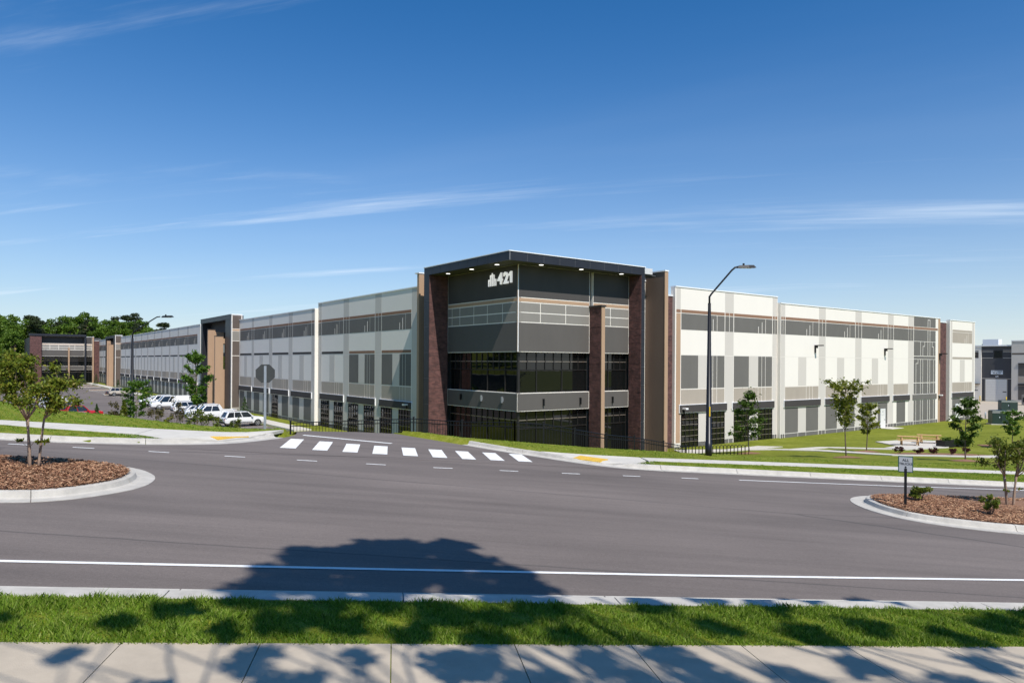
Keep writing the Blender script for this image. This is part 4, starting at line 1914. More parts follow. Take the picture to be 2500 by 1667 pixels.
def mulch_ring(x, y, r):
    mb = MB()
    n = 18
    c = (x, y, zt_xy(x, y) + .14)
    ring = []
    for k in range(n):
        a = 2 * math.pi * k / n
        rr = r * (1 + .12 * math.sin(3 * a + x))
        xx, yy = x + rr * math.cos(a), y + rr * math.sin(a)
        ring.append((xx, yy, zt_xy(xx, yy) + .02))
    for k in range(n):
        mb.face([c, ring[k], ring[(k + 1) % n]])
    return struct(mb.build('mulch_ring', M['mulch'], smooth=True))


# ------------------------------------------------------------------ fences and racks


def fence(pts, label, h=1.2, post=2.4):
    """black picket fence following the ground"""
    zs_ = {(round(p[0], 2), round(p[1], 2)): p[2] - h for p in pts if len(p) > 2}
    P = [np.array(p[:2], float) for p in pts]

    def gz(c):
        return zs_.get((round(float(c[0]), 2), round(float(c[1]), 2)), zt_xy(*c))
    seg = list(zip(P, P[1:]))
    x0, y0 = P[0]
    root = tag(empty('iron_fence', (x0, y0, zt_xy(x0, y0))), label, 'fence')
    inv = root.location

    def rel(x, y, z):
        return (x - inv.x, y - inv.y, z - inv.z)
    pk = MB()
    pk.box(-.010, .010, -.010, .010, .08, h - .02)
    me_p = None
    me_q = None
    for a, b in seg:
        ln = np.linalg.norm(b - a)
        n = max(1, int(round(ln / post)))
        for k in range(n + 1):
            if k == n and (b is not P[-1]):
                continue
            c = a + (b - a) * k / n
            z = gz(a) + (gz(b) - gz(a)) * k / n if zs_ else zt_xy(*c)
            if me_q is None:
                mb = MB()
                mb.box(-.035, .035, -.035, .035, -.3, h + .05)
                mb.box(-.05, .05, -.05, .05, h + .05, h + .09)
                o = mb.build('post', M['blackmetal'], root)
                me_q = o.data
            else:
                o = obj('post', me_q, root)
            o.location = rel(c[0], c[1], z)
        for k in range(n):
            c, d = a + (b - a) * k / n, a + (b - a) * (k + 1) / n
            zc, zd = (gz(a) + (gz(b) - gz(a)) * k / n, gz(a) + (gz(b) - gz(a)) * (k + 1) / n) if zs_ else (zt_xy(*c), zt_xy(*d))
            for hh in (.12, h - .2, h - .02):
                mb = MB()
                mb.tube([rel(c[0], c[1], zc + hh), rel(d[0], d[1], zd + hh)], .022, 4)
                mb.build('rail', M['blackmetal'], root)
            m_ = int(np.linalg.norm(d - c) / .16)
            for j in range(1, m_):
                f = j / m_
                e_ = c + (d - c) * f
                z = zc * (1 - f) + zd * f
                if me_p is None:
                    o = pk.build('picket', M['blackmetal'], root)
                    me_p = o.data
                else:
                    o = obj('picket', me_p, root)
                o.location = rel(e_[0], e_[1], z)
    return root


fence([(-11.64, 37.3), (-8.63, 37.4), (-4.98, 36.0), (-2.4, 34.4), (.15, 33.4)], 'black iron picket fence along the drive in front of the left facade')
fence([(.15, 33.4), (1.5, 33.2), (3.05, 34.2), (4.8, 36.0), (6.55, 37.8, -.63), (8.3, 38.7, -.98), (10.0, 40.6, -1.42)],
      'black iron picket fence running downhill in front of the tower towards the bike rack')


def bike_rack():
    a, b = np.array((17.95, 53.6)), np.array((13.2, 57.0))
    n = 21
    root = tag(empty('bike_rack', (a[0], a[1], zt_xy(*a))), 'long row of black hooped rails beside the path right of the tower', 'bike rack')
    me = None
    d = (b - a) / n
    ang = math.atan2(d[1], d[0])
    for k in range(n):
        c = a + d * (k + .5)
        if me is None:
            mb = MB()
            w = np.linalg.norm(d) * .46
            pts = [(-w, 0, -.2), (-w, 0, .62)] + [(-w * math.cos(t), 0, .62 + w * math.sin(t)) for t in np.linspace(.3, math.pi - .3, 7)] + [(w, 0, .62), (w, 0, -.2)]
            mb.tube(pts, .024, 6)
            o = mb.build('hoop', M['blackmetal'], root, smooth=True)
            me = o.data
        else:
            o = obj('hoop', me, root)
        o.location = (c[0] - a[0], c[1] - a[1], zt_xy(*c) - zt_xy(*a))
        o.rotation_euler = (0, 0, ang)
    return root


bike_rack()

# ------------------------------------------------------------------ street furniture


def lamp(x, y, h, az, label, sticker=False, reach=1.9, bury=.0):
    z = zt_xy(x, y)
    r = tag(empty('street_lamp', (x, y, z - bury)), label, 'street lamp', 'black street lamps')
    dx, dy = math.cos(az), math.sin(az)
    mb = MB()
    ph = h * .80
    mb.tube([(0, 0, -.2), (0, 0, .55), (0, 0, .56), (0, 0, ph)], [.155, .15, .135, .065], 12)
    mb.build('pole', M['blackmetal'], r, smooth=True)
    mb = MB()
    mb.tube([(0, 0, ph - .05), (0, 0, ph + .28), (dx * .1, dy * .1, ph + .42), (dx * reach * .52, dy * reach * .52, h - .22), (dx * reach * .6, dy * reach * .6, h - .09), (dx * reach * .68, dy * reach * .68, h - .06)],
            [.045, .045, .04, .04, .04, .038], 8)
    mb.build('arm', M['blackmetal'], r, smooth=True)
    c = Vector((dx * reach * .86, dy * reach * .86, h - .05))
    ax, ay = Vector((dx, dy, .03)), Vector((-dy, dx, 0))
    hd = MB()
    lo = [c + ax * s * .42 + ay * t + Vector((0, 0, -.06)) for s, t in ((-1, -.07), (.2, -.16), (1, -.1), (1, .1), (.2, .16), (-1, .07))]
    hi = [p + Vector((0, 0, .10)) - (p - c) * .25 for p in lo]
    n = len(lo)
    base = len(hd.v)
    hd.v += [tuple(p) for p in lo + hi]
    hd.f.append(tuple(reversed(range(n))))
    hd.f.append(tuple(range(n, 2 * n)))
    for i in range(n):
        j = (i + 1) % n
        hd.f.append((i, j, n + j, n + i))
    hd.m += [0] * (n + 2)
    head = hd.build('lamp_head', M['blackmetal'], r)
    mb = MB()
    mb.prism([tuple((c + ax * s * .24 + ay * t)[:2]) for s, t in ((-1, -.09), (1, -.09), (1, .09), (-1, .09))], c.z - .075, c.z - .061)
    mb.build('lens', M['lampglass'], head)
    mb = MB()
    p = c - ax * .12
    mb.tube([(p.x, p.y, c.z + .03), (p.x, p.y, c.z + .14)], .045, 10)
    mb.build('photocell', M['blackmetal'], head)
    if sticker:
        mb = MB()
        mb.box(-.02, .03, -.142, -.125, 1.72, 2.15)
        mb.build('sticker', M['yellow_p'], r)
    return r


lamp(8.65, 31.1, 8.35, .05, 'tall black street lamp on the lawn right of the tower', True)
lamp(-25.72, 48.0, 7.5, -.1, 'black street lamp rising behind the left lawn by the car park', reach=2.9)
lx, ly = ab_xy(-20.5, 190)
lamp(lx, ly, 10.2, -.15, 'distant street lamp standing in front of the far wing', reach=4.2)

# stop sign seen from behind
sx, sy, sz = TP(-5.3, 30.7)
r = tag(empty('stop_sign', (sx, sy, sz)), 'octagonal stop sign seen from behind on a grey steel post', 'sign')
mb = MB()
mb.box(-.05, .05, -.025, .025, -.3, 2.62)
mb.box(-.03, .03, -.04, -.025, -.3, 2.62)
mb.build('post', M['steel'], r)
mb = MB()
R8 = .38 / math.cos(math.pi / 8)
oc = [(R8 * math.cos(math.pi / 8 + k * math.pi / 4), R8 * math.sin(math.pi / 8 + k * math.pi / 4)) for k in range(8)]
b0 = len(mb.v)
mb.v += [(x, .028, 2.30 + z) for x, z in oc] + [(x, .034, 2.30 + z) for x, z in oc]
mb.f += [tuple(range(8)), tuple(reversed(range(8, 16)))]
mb.m += [0, 1]
for i in range(8):
    j = (i + 1) % 8
    mb.f.append((i, 8 + i, 8 + j, j))
    mb.m.append(0)
mb.build('sign_plate', [M['signback'], M['red_lens']], r)
for zq in (2.08, 2.52):
    mb = MB()
    mb.disc((0, -.042, zq), (0, 1, 0), .014, .012, 8)
    mb.build('bolt', M['alloy'], r)
r.rotation_euler = (0, 0, .25)

# ALL TRUCKS sign
sx, sy, sz = WP(14.55, 18.3, .17)
r = tag(empty('direction_sign', (sx, sy, sz)), 'small grey truck direction sign with dark green border on the right island', 'sign')
r.rotation_euler = (0, 0, math.radians(-27))
mb = MB()
mb.box(-.035, .035, -.035, .035, -.2, 1.08)
mb.build('post', M['blackmetal'], r)
mb = MB()
mb.box(-.19, .19, -.025, .01, .97, 1.43)
pl_ = mb.build('sign_frame', M['signgreen'], r)
mb = MB()
mb.box(-.168, .168, -.031, -.024, .992, 1.408)
fc = mb.build('sign_face', M['signgrey'], r)
BT = lambda x, z: Matrix(((1, 0, 0, x), (0, 0, -1, -.034), (0, 1, 0, z), (0, 0, 0, 1)))
lettering('ALL', .105, M['black'], BT(0, 1.285), r, 'lettering', .001, .001, True)
lettering('TRUCKS', .09, M['black'], BT(0, 1.185), r, 'lettering', .001, .001, True)
mb = MB()
mb.box(-.008, .008, -.036, -.031, 1.03, 1.13)
mb.face([(-.035, -.036, 1.105), (0, -.036, 1.10), (0, -.036, 1.155)])
mb.face([(0, -.036, 1.10), (.035, -.036, 1.105), (0, -.036, 1.155)])
mb.build('arrow', M['black'], r)


def picnic(x, y, rz, label):
    r = tag(empty('picnic_table', (x, y, zt_xy(x, y) + .08), rz), label, 'picnic table', 'wooden picnic tables')
    for i in range(5):
        mb = MB()
        mb.box(-.95, .95, -.36 + i * .147, -.36 + i * .147 + .135, .72, .76)
        mb.build('table_plank', M['wood'], r)
    for s in (-1, 1):
        for j in (0, 1):
            mb = MB()
            y0 = s * .72 + (j - 1) * .14
            mb.box(-.95, .95, y0, y0 + .13, .42, .46)
            mb.build('bench_plank', M['wood'], r)
        for t in (-.62, .62):
            mb = MB()
            mb.tube([(t, s * .28, .72), (t, s * .62, .0)], .05, 6)
            mb.build('leg', M['wood'], r)
    for t in (-.62, .62):
        mb = MB()
        mb.box(t - .02, t + .02, -.8, .8, .36, .42)
        mb.box(t - .02, t + .02, -.36, .36, .66, .72)
        mb.build('crossbeam', M['wood'], r)


picnic(34.6, 61.6, math.radians(-24), 'pale wooden picnic table nearest the planters on the patio')
picnic(37.6, 63.8, math.radians(-24), 'pale wooden picnic table at the back of the patio')


def leaf_arr(c, n, size, rng, flat=0.):
    """n diamond leaves at points c"""
    d = rng.normal(size=(n, 3))
    d[:, 2] *= (1 - flat)
    d /= np.linalg.norm(d, axis=1)[:, None]
    e = np.cross(d, rng.normal(size=(n, 3)))
    e /= np.linalg.norm(e, axis=1)[:, None]
    s = (size * rng.uniform(.6, 1.3, n))[:, None]
    return np.stack([c - d * s, c + e * s * .5, c + d * s, c - e * s * .5], 1).reshape(-1, 3)


def cloud_pts(clumps, n, rng, shell=.55):  # shell > 1.5: soft, thinning outwards
    """points spread through ellipsoid clumps (x,y,z,rx,ry,rz), denser near the skin"""
    cl_ = np.array(clumps, float)
    w = (cl_[:, 3] * cl_[:, 4] * cl_[:, 5]) ** .66
    k = rng.choice(len(cl_), n, p=w / w.sum())
    d = rng.normal(size=(n, 3))
    d /= np.linalg.norm(d, axis=1)[:, None]
    rr = rng.uniform(0, 1, n) ** shell if shell < 1.5 else np.abs(rng.normal(0, .68, n))
    return cl_[k, :3] + d * rr[:, None] * cl_[k, 3:6]


def leaves(name, clumps, n, size, m, parent, rng, shell=.55, flat=0.):
    v = leaf_arr(cloud_pts(clumps, n, rng, shell), n, size, rng, flat)
    f = np.arange(n * 4).reshape(-1, 4)
    return obj(name, np_mesh(name, v, f, M[m]), parent)


def planter(x, y, rz, label, seed):
    r = tag(empty('planter_box', (x, y, zt_xy(x, y) + .04), rz), label, 'planter', 'black planter boxes')
    mb = MB()
    w, d, h = .62, .42, .55
    for x0, x1, y0, y1 in ((-w, w, -d, -d + .05), (-w, w, d - .05, d), (-w, -w + .05, -d + .05, d - .05), (w - .05, w, -d + .05, d - .05)):
        mb.box(x0, x1, y0, y1, 0, h)
    mb.build('box', M['blackmetal'], r)
    mb = MB()
    mb.box(-w + .05, w - .05, -d + .05, d - .05, .05, h - .06)
    mb.build('soil', M['soil'], r)
    rng = np.random.default_rng(seed)
    leaves('plants', [(rng.uniform(-.45, .45), rng.uniform(-.25, .25), h + .08, .2, .2, .22) for _ in range(6)], 260, .07, 'leaf_oak', r, rng)


planter(36.9, 60.2, math.radians(20), 'black planter box on the patio, nearer the picnic tables', 3)
planter(38.5, 60.9, math.radians(20), 'black planter box on the patio edge, farther from the picnic tables', 4)


def transformer(x, y, rz, w, d, h, label):
    r = tag(empty('transformer_box', (x, y, zt_xy(x, y)), rz), label, 'utility box')
    mb = MB()
    mb.box(-w / 2 - .15, w / 2 + .15, -d / 2 - .15, d / 2 + .15, -.2, .10)
    mb.build('concrete_pad', M['conc'], r)
    mb = MB()
    mb.hexa([(-w / 2, -d / 2, .1), (w / 2, -d / 2, .1), (w / 2, d / 2, .1), (-w / 2, d / 2, .1)],
            [(-w / 2, -d / 2, h * .82), (w / 2, -d / 2, h * .82), (w / 2, d / 2, h * .82), (-w / 2, d / 2, h * .82)])
    mb.build('cabinet', M['green_metal'], r)
    mb = MB()
    mb.hexa([(-w / 2 - .03, -d / 2 - .03, h * .825), (w / 2 + .03, -d / 2 - .03, h * .825), (w / 2 + .03, d / 2 + .03, h * .825), (-w / 2 - .03, d / 2 + .03, h * .825)],
            [(-w / 2 + .06, -d / 2 + .12, h), (w / 2 - .06, -d / 2 + .12, h), (w / 2 - .06, d / 2, h), (-w / 2 + .06, d / 2, h)])
    mb.build('lid', M['green_metal'], r)
    mb = MB()
    mb.box(-.03, .03, -d / 2 - .03, -d / 2 - .002, .5, h * .7)
    mb.build('door_seam', M['blackmetal'], r)
    mb = MB()
    mb.box(-.2, -.12, -d / 2 - .012, -d / 2 - .002, h * .5, h * .58)
    mb.build('label_plate', M['blue_white'], r)


transformer(61.6, 89.6, math.radians(-18), 1.9, 1.7, 1.75, 'dark green transformer cabinet standing on the lawn beyond the patio')
transformer(82.6, 118, math.radians(-18), 2.3, 1.8, 1.75, 'dark green transformer cabinet beside the pick-up door drive')


def bollard(a, b, label, h=1.1, m='yellow_p', rr=.09, zoff=PAD):
    x, y = ab_xy(a, b)
    mb = MB()
    mb.tube([(0, 0, -.1), (0, 0, h), (0, 0, h + .04)], [rr, rr, rr * .5], 10)
    o = mb.build('bollard', M[m], None, (x, y, zoff), smooth=True)
    tag(o, label, 'bollard')


bollard(136.9, 19.0, 'yellow bollard at the left jamb of the pick-up door')
bollard(136.9, 14.2, 'yellow bollard at the right jamb of the pick-up door')
bollard(81.9, -1.5, 'short grey bollard with white cap near the transformer cabinet', .9, 'steel', .1, zt_xy(*ab_xy(81.9, -1.5)))

# ------------------------------------------------------------------ pick-up building on the right
x0, y0 = ab_xy(137.7, 14)
PB = tag(empty('pickup_building', (x0, y0, 0), TH), 'grey building with a roll-up customer pick-up door at the far right', 'building')


def pb(name, b0, b1, z0, z1, d0, d1, m, parent=PB):
    """front of the building; b measured as on the warehouse, d outwards (towards the camera side)"""
    mb = MB()
    mb.box(-d1, -d0, b0 - 14, b1 - 14, z0, z1)
    return mb.build(name, M[m], parent)


mb = MB()
mb.box(.3, 40, -20, 60, -4.6, 7.2)
mb.build('core_wall', M['tlight'], PB)
pb('wall', 19.0, 60, -4.6, 7.35, -.3, .25, 'white')
pb('wall', 13.5, 19.0, -4.6, 7.35, -.35, 0, 'tdark')
pb('coping', 13.5, 60, 7.35, 7.6, -.4, .35, 'coping')
pb('wall', -10, 13.4, -4.6, 8.3, -.35, .6, 'lgray')
pb('coping', -10, 13.45, 8.3, 8.5, -.4, .68, 'coping')
for s0, s1 in ((19.5, 24),):
    pb('brown_stripe', s0, s1, 6.25, 6.42, .2, .27, 'canopy')
    pb('band_panel', s0, s1, 4.9, 6.15, .2, .265, 'canopy')
for s0, s1 in ((13.6, 15.1), (16.9, 18.9)):
    pb('reveal_line', s0, s1, 6.42, 6.5, -.02, .02, 'lgray')
    pb('reveal_line', s0, s1, 6.12, 6.2, -.02, .02, 'lgray')
    pb('reveal_line', s0, s1, 4.85, 4.93, -.02, .02, 'lgray')
    pb('brown_stripe', s0, s1, 6.2, 6.42, -.02, .015, 'umber')
w_ = pb('window', 15.2, 16.75, 4.9, 6.45, -.06, .03, 'frame')
pb('pane', 15.28, 16.67, 4.98, 6.37, .0, .036, 'glass', w_)
pb('reveal_line', 13.6, 18.95, .55, .65, -.02, .02, 'lgray')
dr = pb('roll_up_door', 14.35, 18.25, -4.4, .45, -.06, .03, 'doorpaint')
for k in range(1, 9):
    pb('door_groove', 14.36, 18.24, -4.4 + .54 * k - .012, -4.4 + .54 * k + .012, .02, .036, 'lgray', dr)
pb('door_frame', 14.2, 14.35, -4.4, .6, -.02, .06, 'tlight')
pb('door_frame', 18.25, 18.4, -4.4, .6, -.02, .06, 'tlight')
sg = pb('sign_board', 15.1, 17.25, 1.5, 2.3, .0, .06, 'blue_white')
BP = lambda b, z, d: Matrix(((0, 0, -1, -d), (-1, 0, 0, b - 14), (0, 1, 0, z), (0, 0, 0, 1)))
lettering('CUSTOMER', .40, M['black'], BP(16.17, 1.95, .065), PB, 'lettering', .002, .008, True)
lettering('PICK-UP', .40, M['black'], BP(16.17, 1.58, .065), PB, 'lettering', .002, .008, True)
lettering('64', .55, M['coping'], BP(16.17, .88, .01), PB, 'lettering', .01, .01, True)
pb('awning', 19.2, 21.5, -.62, -.5, .25, 1.6, 'canopy')
pb('vent', 19.6, 20.4, -2.0, -1.85, .2, .27, 'black')
pb('vent', 14.45, 15.1, -2.2, -2.02, .03, .04, 'black')
for k, (zz0, zz1, m_) in enumerate(((5.6, 5.9, 'umber'), (1.2, 3.6, 'tgray'), (3.6, 3.85, 'canopy'), (-.2, 1.1, 'taupe'), (-.75, -.3, 'canopy'), (-3.6, -.8, 'tgray'))):
    pb('band_panel', 4.0, 12.2 if k else 13.3, zz0, zz1, .55, .62 + (.12 if m_ == 'canopy' else 0), m_)
mb = MB()
mb.box(6, 8, 4, 7, 7.2, 9.0)
mb.build('roof_unit', M['coping'], PB)
mb = MB()
mb.box(6, 7.5, -1.5, .5, 7.2, 8.4)
mb.build('roof_unit', M['coping'], PB)
mb = MB()
mb.tube([(5, -2.6, 8), (5, -2.6, 10.6)], .06, 6)
mb.build('roof_mast', M['steel'], PB)
# condenser units beside the drive
for k, (aa, bb) in enumerate(((128, 7.5), (131, 6.0))):
    x, y = ab_xy(aa, bb)
    r = tag(empty('condenser_unit', (x, y, PAD), TH), ('pale condenser unit beside the pick-up drive, the nearer one', 'pale condenser unit beside the pick-up drive, the farther one')[k], 'machine')
    mb = MB()
    mb.box(-1.0, 1.0, -.9, .9, .1, 2.0)
    mb.build('housing', M['tlight'], r)
    mb = MB()
    mb.box(-1.02, -.9, -.7, .7, .6, 1.5)
    mb.build('grille', M['blackmetal'], r)
    mb = MB()
    mb.disc((0, 0, 2.05), (0, 0, 1), .6, .1, 16)
    mb.build('fan_cover', M['blackmetal'], r)

# ------------------------------------------------------------------ retaining wall at the far left
rw = tag(empty('retaining_wall', (*ab_xy(-50.3, 60), PAD), TH), 'dark stone retaining wall with a black rail left of the car park', 'wall')
for k in range(28):
    b0 = -14 + k * 6.6
    mb = MB()
    top = 4.9 + .25 * math.sin(k * .9) + min(2.2, max(0, k * 6.6 - 14) * .012)
    mb.box(-.5, .4, b0 + .02, b0 + 6.58, -.4, top)
    mb.build('wall_segment', M['stone'], rw)
    mb = MB()
    mb.box(-.55, .48, b0 + .01, b0 + 6.59, top, top + .14)
    mb.build('cap_stone', M['conc'], rw)
    for j in range(3):
        mb = MB()
        mb.box(-.25, -.19, b0 + .5 + j * 2.2, b0 + .56 + j * 2.2, top + .14, top + 1.2)
        mb.build('rail_post', M['blackmetal'], rw)
    mb = MB()
    for hh in (.5, .8, 1.16):
        mb.box(-.24, -.20, b0, b0 + 6.6, top + hh, top + hh + .05)
    mb.build('rail', M['blackmetal'], rw)

# ------------------------------------------------------------------ trees and shrubs


def limb(mb, p0, p1, r0, r1, rng, bend=.12, n=4, sides=6):
    p0, p1 = np.array(p0, float), np.array(p1, float)
    ln = np.linalg.norm(p1 - p0)
    off = rng.normal(size=3) * ln * bend
    pts, rad = [], []
    for k in range(n + 1):
        t = k / n
        pts.append(tuple(p0 + (p1 - p0) * t + off * math.sin(math.pi * t)))
        rad.append(r0 + (r1 - r0) * t)
    mb.tube(pts, rad, sides)
    return pts


def young_tree(x, y, h, spread, crown0, label, m, seed, nleaf=1500, size=.13, bark='bark', shape='oval', group='young trees on the lawn', tr=.045, ring=.9, z=None):
    rng = np.random.default_rng(seed)
    z = zt_xy(x, y) if z is None else z
    r = tag(empty('young_tree', (x, y, z)), label, 'tree', group)
    mb = MB()
    top = (rng.normal() * .08, rng.normal() * .08, h * .93)
    tp = limb(mb, (0, 0, -.1), top, tr, .012, rng, .015, 8, 7)
    clumps = []
    for i in range(19):
        f = crown0 + (1 - crown0) * (i + .3) / 19.5
        k = min(int(f / .93 * 8), 7)
        p = np.array(tp[k])
        an = i * 2.4 + rng.uniform(0, .8)
        if shape == 'vase':
            out = spread * (.25 + .75 * (f - crown0) / (1 - crown0))
            up = h * (.16 + .12 * rng.uniform())
        elif shape == 'cone':
            out = spread * (1.05 - (f - crown0) / (1 - crown0)) * rng.uniform(.75, 1.1)
            up = h * .06
        else:
            out = spread * math.sin(math.pi * (.12 + .8 * (f - crown0) / (1 - crown0))) * rng.uniform(.75, 1.1)
            up = h * .10
        q = p + np.array((math.cos(an) * out, math.sin(an) * out, up))
        q[2] = min(q[2], h * .97)
        limb(mb, p, q, tr * .38, .008, rng, .08, 3, 5)
        for t in (.45, .72, 1.0):
            c = p + (q - p) * t
            rr = spread * (.16 + .14 * rng.uniform()) * (.85 if t < .5 else 1)
            clumps.append((*c, rr, rr, rr * .8))
    clumps.append((*top, spread * .2, spread * .2, h * .05))
    mb.build('trunk', M[bark], r, smooth=True)
    leaves('crown', clumps, int(nleaf * 1.35), size * .92, m, r, rng, 2)
    if ring:
        mulch_ring(x, y, ring)
    return r


young_tree(18.52, 55.1, 5.2, 1.35, .30, 'young dark green tree beside the bike rack in front of the right facade', 'leaf_oak', 21, 3200, .11, shape='cone')
young_tree(21.83, 46.2, 5.1, 1.35, .36, 'young vase-shaped yellow-green tree nearest the sidewalk in front of the right facade', 'leaf_lime', 22, 2200, .10, shape='vase')
young_tree(27.19, 54.3, 3.9, .85, .42, 'small round yellow-green tree just behind the vase-shaped tree', 'leaf_lime', 23, 1900, .10)
young_tree(27.36, 42.7, 3.95, .85, .30, 'young dark green tree standing before the patio planters', 'leaf_oak', 24, 2900, .095)
young_tree(41.51, 58.8, 3.3, .8, .38, 'small green tree on the lawn at the right edge near the transformer cabinet', 'leaf_maple', 25, 1900, .10)


def myrtle(u, v, h, w, stems, label, m, seed, n, size, base=.42):
    rng = np.random.default_rng(seed)
    x, y, z = WP(u, v, .17)
    r = tag(empty('crepe_myrtle', (x, y, z)), label, 'tree', 'crepe myrtles on the islands')
    mb = MB()
    clumps = []
    for s in range(stems):
        an = 2 * math.pi * s / stems + .4
        b = np.array((math.cos(an) * .13, math.sin(an) * .07, -.1))
        k = b + np.array((math.cos(an) * .12 * w, math.sin(an) * .12 * w, h * base))
        limb(mb, b, k, .034, .024, rng, .03, 5, 7)
        for j in range(4):
            a2 = an + rng.uniform(-1.3, 1.3)
            e_ = k + np.array((math.cos(a2) * w * rng.uniform(.2, .5), math.sin(a2) * w * rng.uniform(.2, .5), h * rng.uniform(.18, .46)))
            limb(mb, k, e_, .02, .007, rng, .08, 4, 5)
            for _ in range(3):
                q = e_ + rng.normal(size=3) * np.array((.17 * w, .17 * w, .07 * h))
                q[2] = min(q[2], h * .97)
                limb(mb, e_ - (e_ - k) * .25, q, .009, .004, rng, .1, 2, 4)
                rr = .16 * w + .10 * w * rng.uniform()
                clumps.append((*q, rr, rr, rr * .75))
        # a few low sprouts
        a2 = rng.uniform(0, 6.28)
        q = b + (k - b) * .55 + np.array((math.cos(a2) * .25 * w, math.sin(a2) * .25 * w, .04))
        limb(mb, b + (k - b) * .45, q, .007, .003, rng, .1, 2, 4)
        clumps.append((*q, .10 * w, .10 * w, .05 * w))
    mb.build('trunk', M['bark_pale'], r, smooth=True)
    leaves('crown', clumps, n, size, m, r, rng, 2)
    return r


myrtle(-8.6, 18.75, 2.78, .92, 3, 'multi-stemmed crepe myrtle with yellow-green leaves on the left island', 'leaf_myrtle', 31, 13000, .044, .45)
myrtle(18.75, 19.05, 2.05, .85, 4, 'multi-stemmed crepe myrtle with dark green leaves on the right island', 'leaf_shrub', 32, 6000, .042, .50)


def shrub(x, y, z, w, h, label, m, seed, n=500, size=.06, group=None, name='shrub'):
    rng = np.random.default_rng(seed)
    r = tag(empty(name, (x, y, z)), label, 'shrub', group)
    mb = MB()
    cl_ = []
    for k in range(9):
        an = rng.uniform(0, 6.28)
        q = (math.cos(an) * w * rng.uniform(.1, .42), math.sin(an) * w * rng.uniform(.1, .42), h * rng.uniform(.35, .9))
        limb(mb, (0, 0, -.05), q, .014, .004, rng, .08, 3, 4)
        cl_.append((*q, w * .2, w * .2, h * .16))
    mb.build('stems', M['bark'], r)
    leaves('foliage', cl_, n, size, m, r, rng, .6)
    return r


X, Y, Z = WP(15.85, 19.25, .17)
shrub(X, Y, Z, .62, .46, 'round yellow-green shrub beside the truck sign on the right island', 'leaf_shrub', 41, 900, .045)
X, Y, Z = WP(16.4, 17.3, .17)
shrub(X, Y, Z, .50, .55, 'small upright shrub nearest the kerb on the right island', 'leaf_shrub', 42, 600, .045)
for i, (x, y) in enumerate(((28.5, 52.1), (29.5, 51.3), (30.9, 51.9), (31.2, 50.2), (33.0, 51.5), (43.5, 61), (45.2, 61.8))):
    shrub(x, y, zt_xy(x, y), .75, .5, 'low maroon shrub in the mulch strip in front of the patio' if i < 5 else 'low maroon shrub in the mulch bed right of the planters',
          'leaf_maroon', 50 + i, 260, .07, 'maroon shrubs in front of the patio' if i < 5 else 'maroon shrubs right of the planters')
struct(xy_patch('mulch_strip', [(27.6, 51.6), (31.6, 49.6), (34.4, 50.6), (33.4, 52.2), (29.4, 52.7)], 'mulch', .05, .3))
struct(xy_patch('mulch_strip', [(40.5, 60.6), (46.5, 60.6), (47, 62.6), (41, 62.4)], 'mulch', .05, .3))

# planting along the top of the bank in front of the car park
bank = [(277, 37, 1.15, .75, 'leaf_bronze', 'tall thin bronze-leaved shrub left of the cone-shaped evergreen'),
        (385, 37, 1.05, 1.05, 'leaf_bronze', 'open bronze-green shrub right of the left street lamp'),
        (412, 38, .8, .6, 'leaf_lime', 'small yellow-green shrub between two bronze shrubs by the car park'),
        (432, 38, 1.9, .9, 'leaf_bronze', 'tall bronze shrub in front of the white pickup nose'),
        (497, 36, 1.35, .9, 'leaf_shrub', 'leafy green shrub right of the maple trunk before the pickup'),
        (470, 36, 1.35, .8, 'leaf_shrub', 'leafy green shrub left of the maple trunk before the pickup'),
        (528, 36, 1.2, .9, 'leaf_shrub', 'leafy green shrub below the pickup tailgate'),
        (577, 35, 1.15, .6, 'leaf_shrub', 'small green shrub beside the stop sign post')]
for i, (pxx, d, h, w, m, lb) in enumerate(bank):
    x, y = (pxx - 1250) / 1730 * d, d
    shrub(x, y, zt_xy(x, y), w, h, lb, m, 70 + i, 420, .055)


def conifer(x, y, z, h, w, label, seed, m='leaf_conifer', n=900):
    rng = np.random.default_rng(seed)
    r = tag(empty('small_conifer', (x, y, z)), label, 'tree', 'small conifers of the car park')
    mb = MB()
    mb.tube([(0, 0, -.1), (0, 0, h * .95)], [.05, .01], 6)
    t = rng.uniform(0, 1, n) ** 1.35
    an = rng.uniform(0, 6.28, n)
    lay = .75 + .25 * np.sin(t * 38)
    rr = w / 2 * (1 - t) * lay * rng.uniform(.45, 1.0, n)
    c = np.stack([np.cos(an) * rr, np.sin(an) * rr, h * (.10 + .9 * t)], -1)
    for k in range(12):
        f = k / 12
        a2 = k * 2.4
        mb.tube([(0, 0, h * (.12 + .85 * f)), (math.cos(a2) * w * .45 * (1 - f), math.sin(a2) * w * .45 * (1 - f), h * (.12 + .85 * f) - .02)], [.014, .004], 4)
    mb.build('trunk', M['bark'], r)
    obj('foliage', np_mesh('foliage', leaf_arr(c, n, .085, rng), np.arange(n * 4).reshape(-1, 4), M[m]), r)


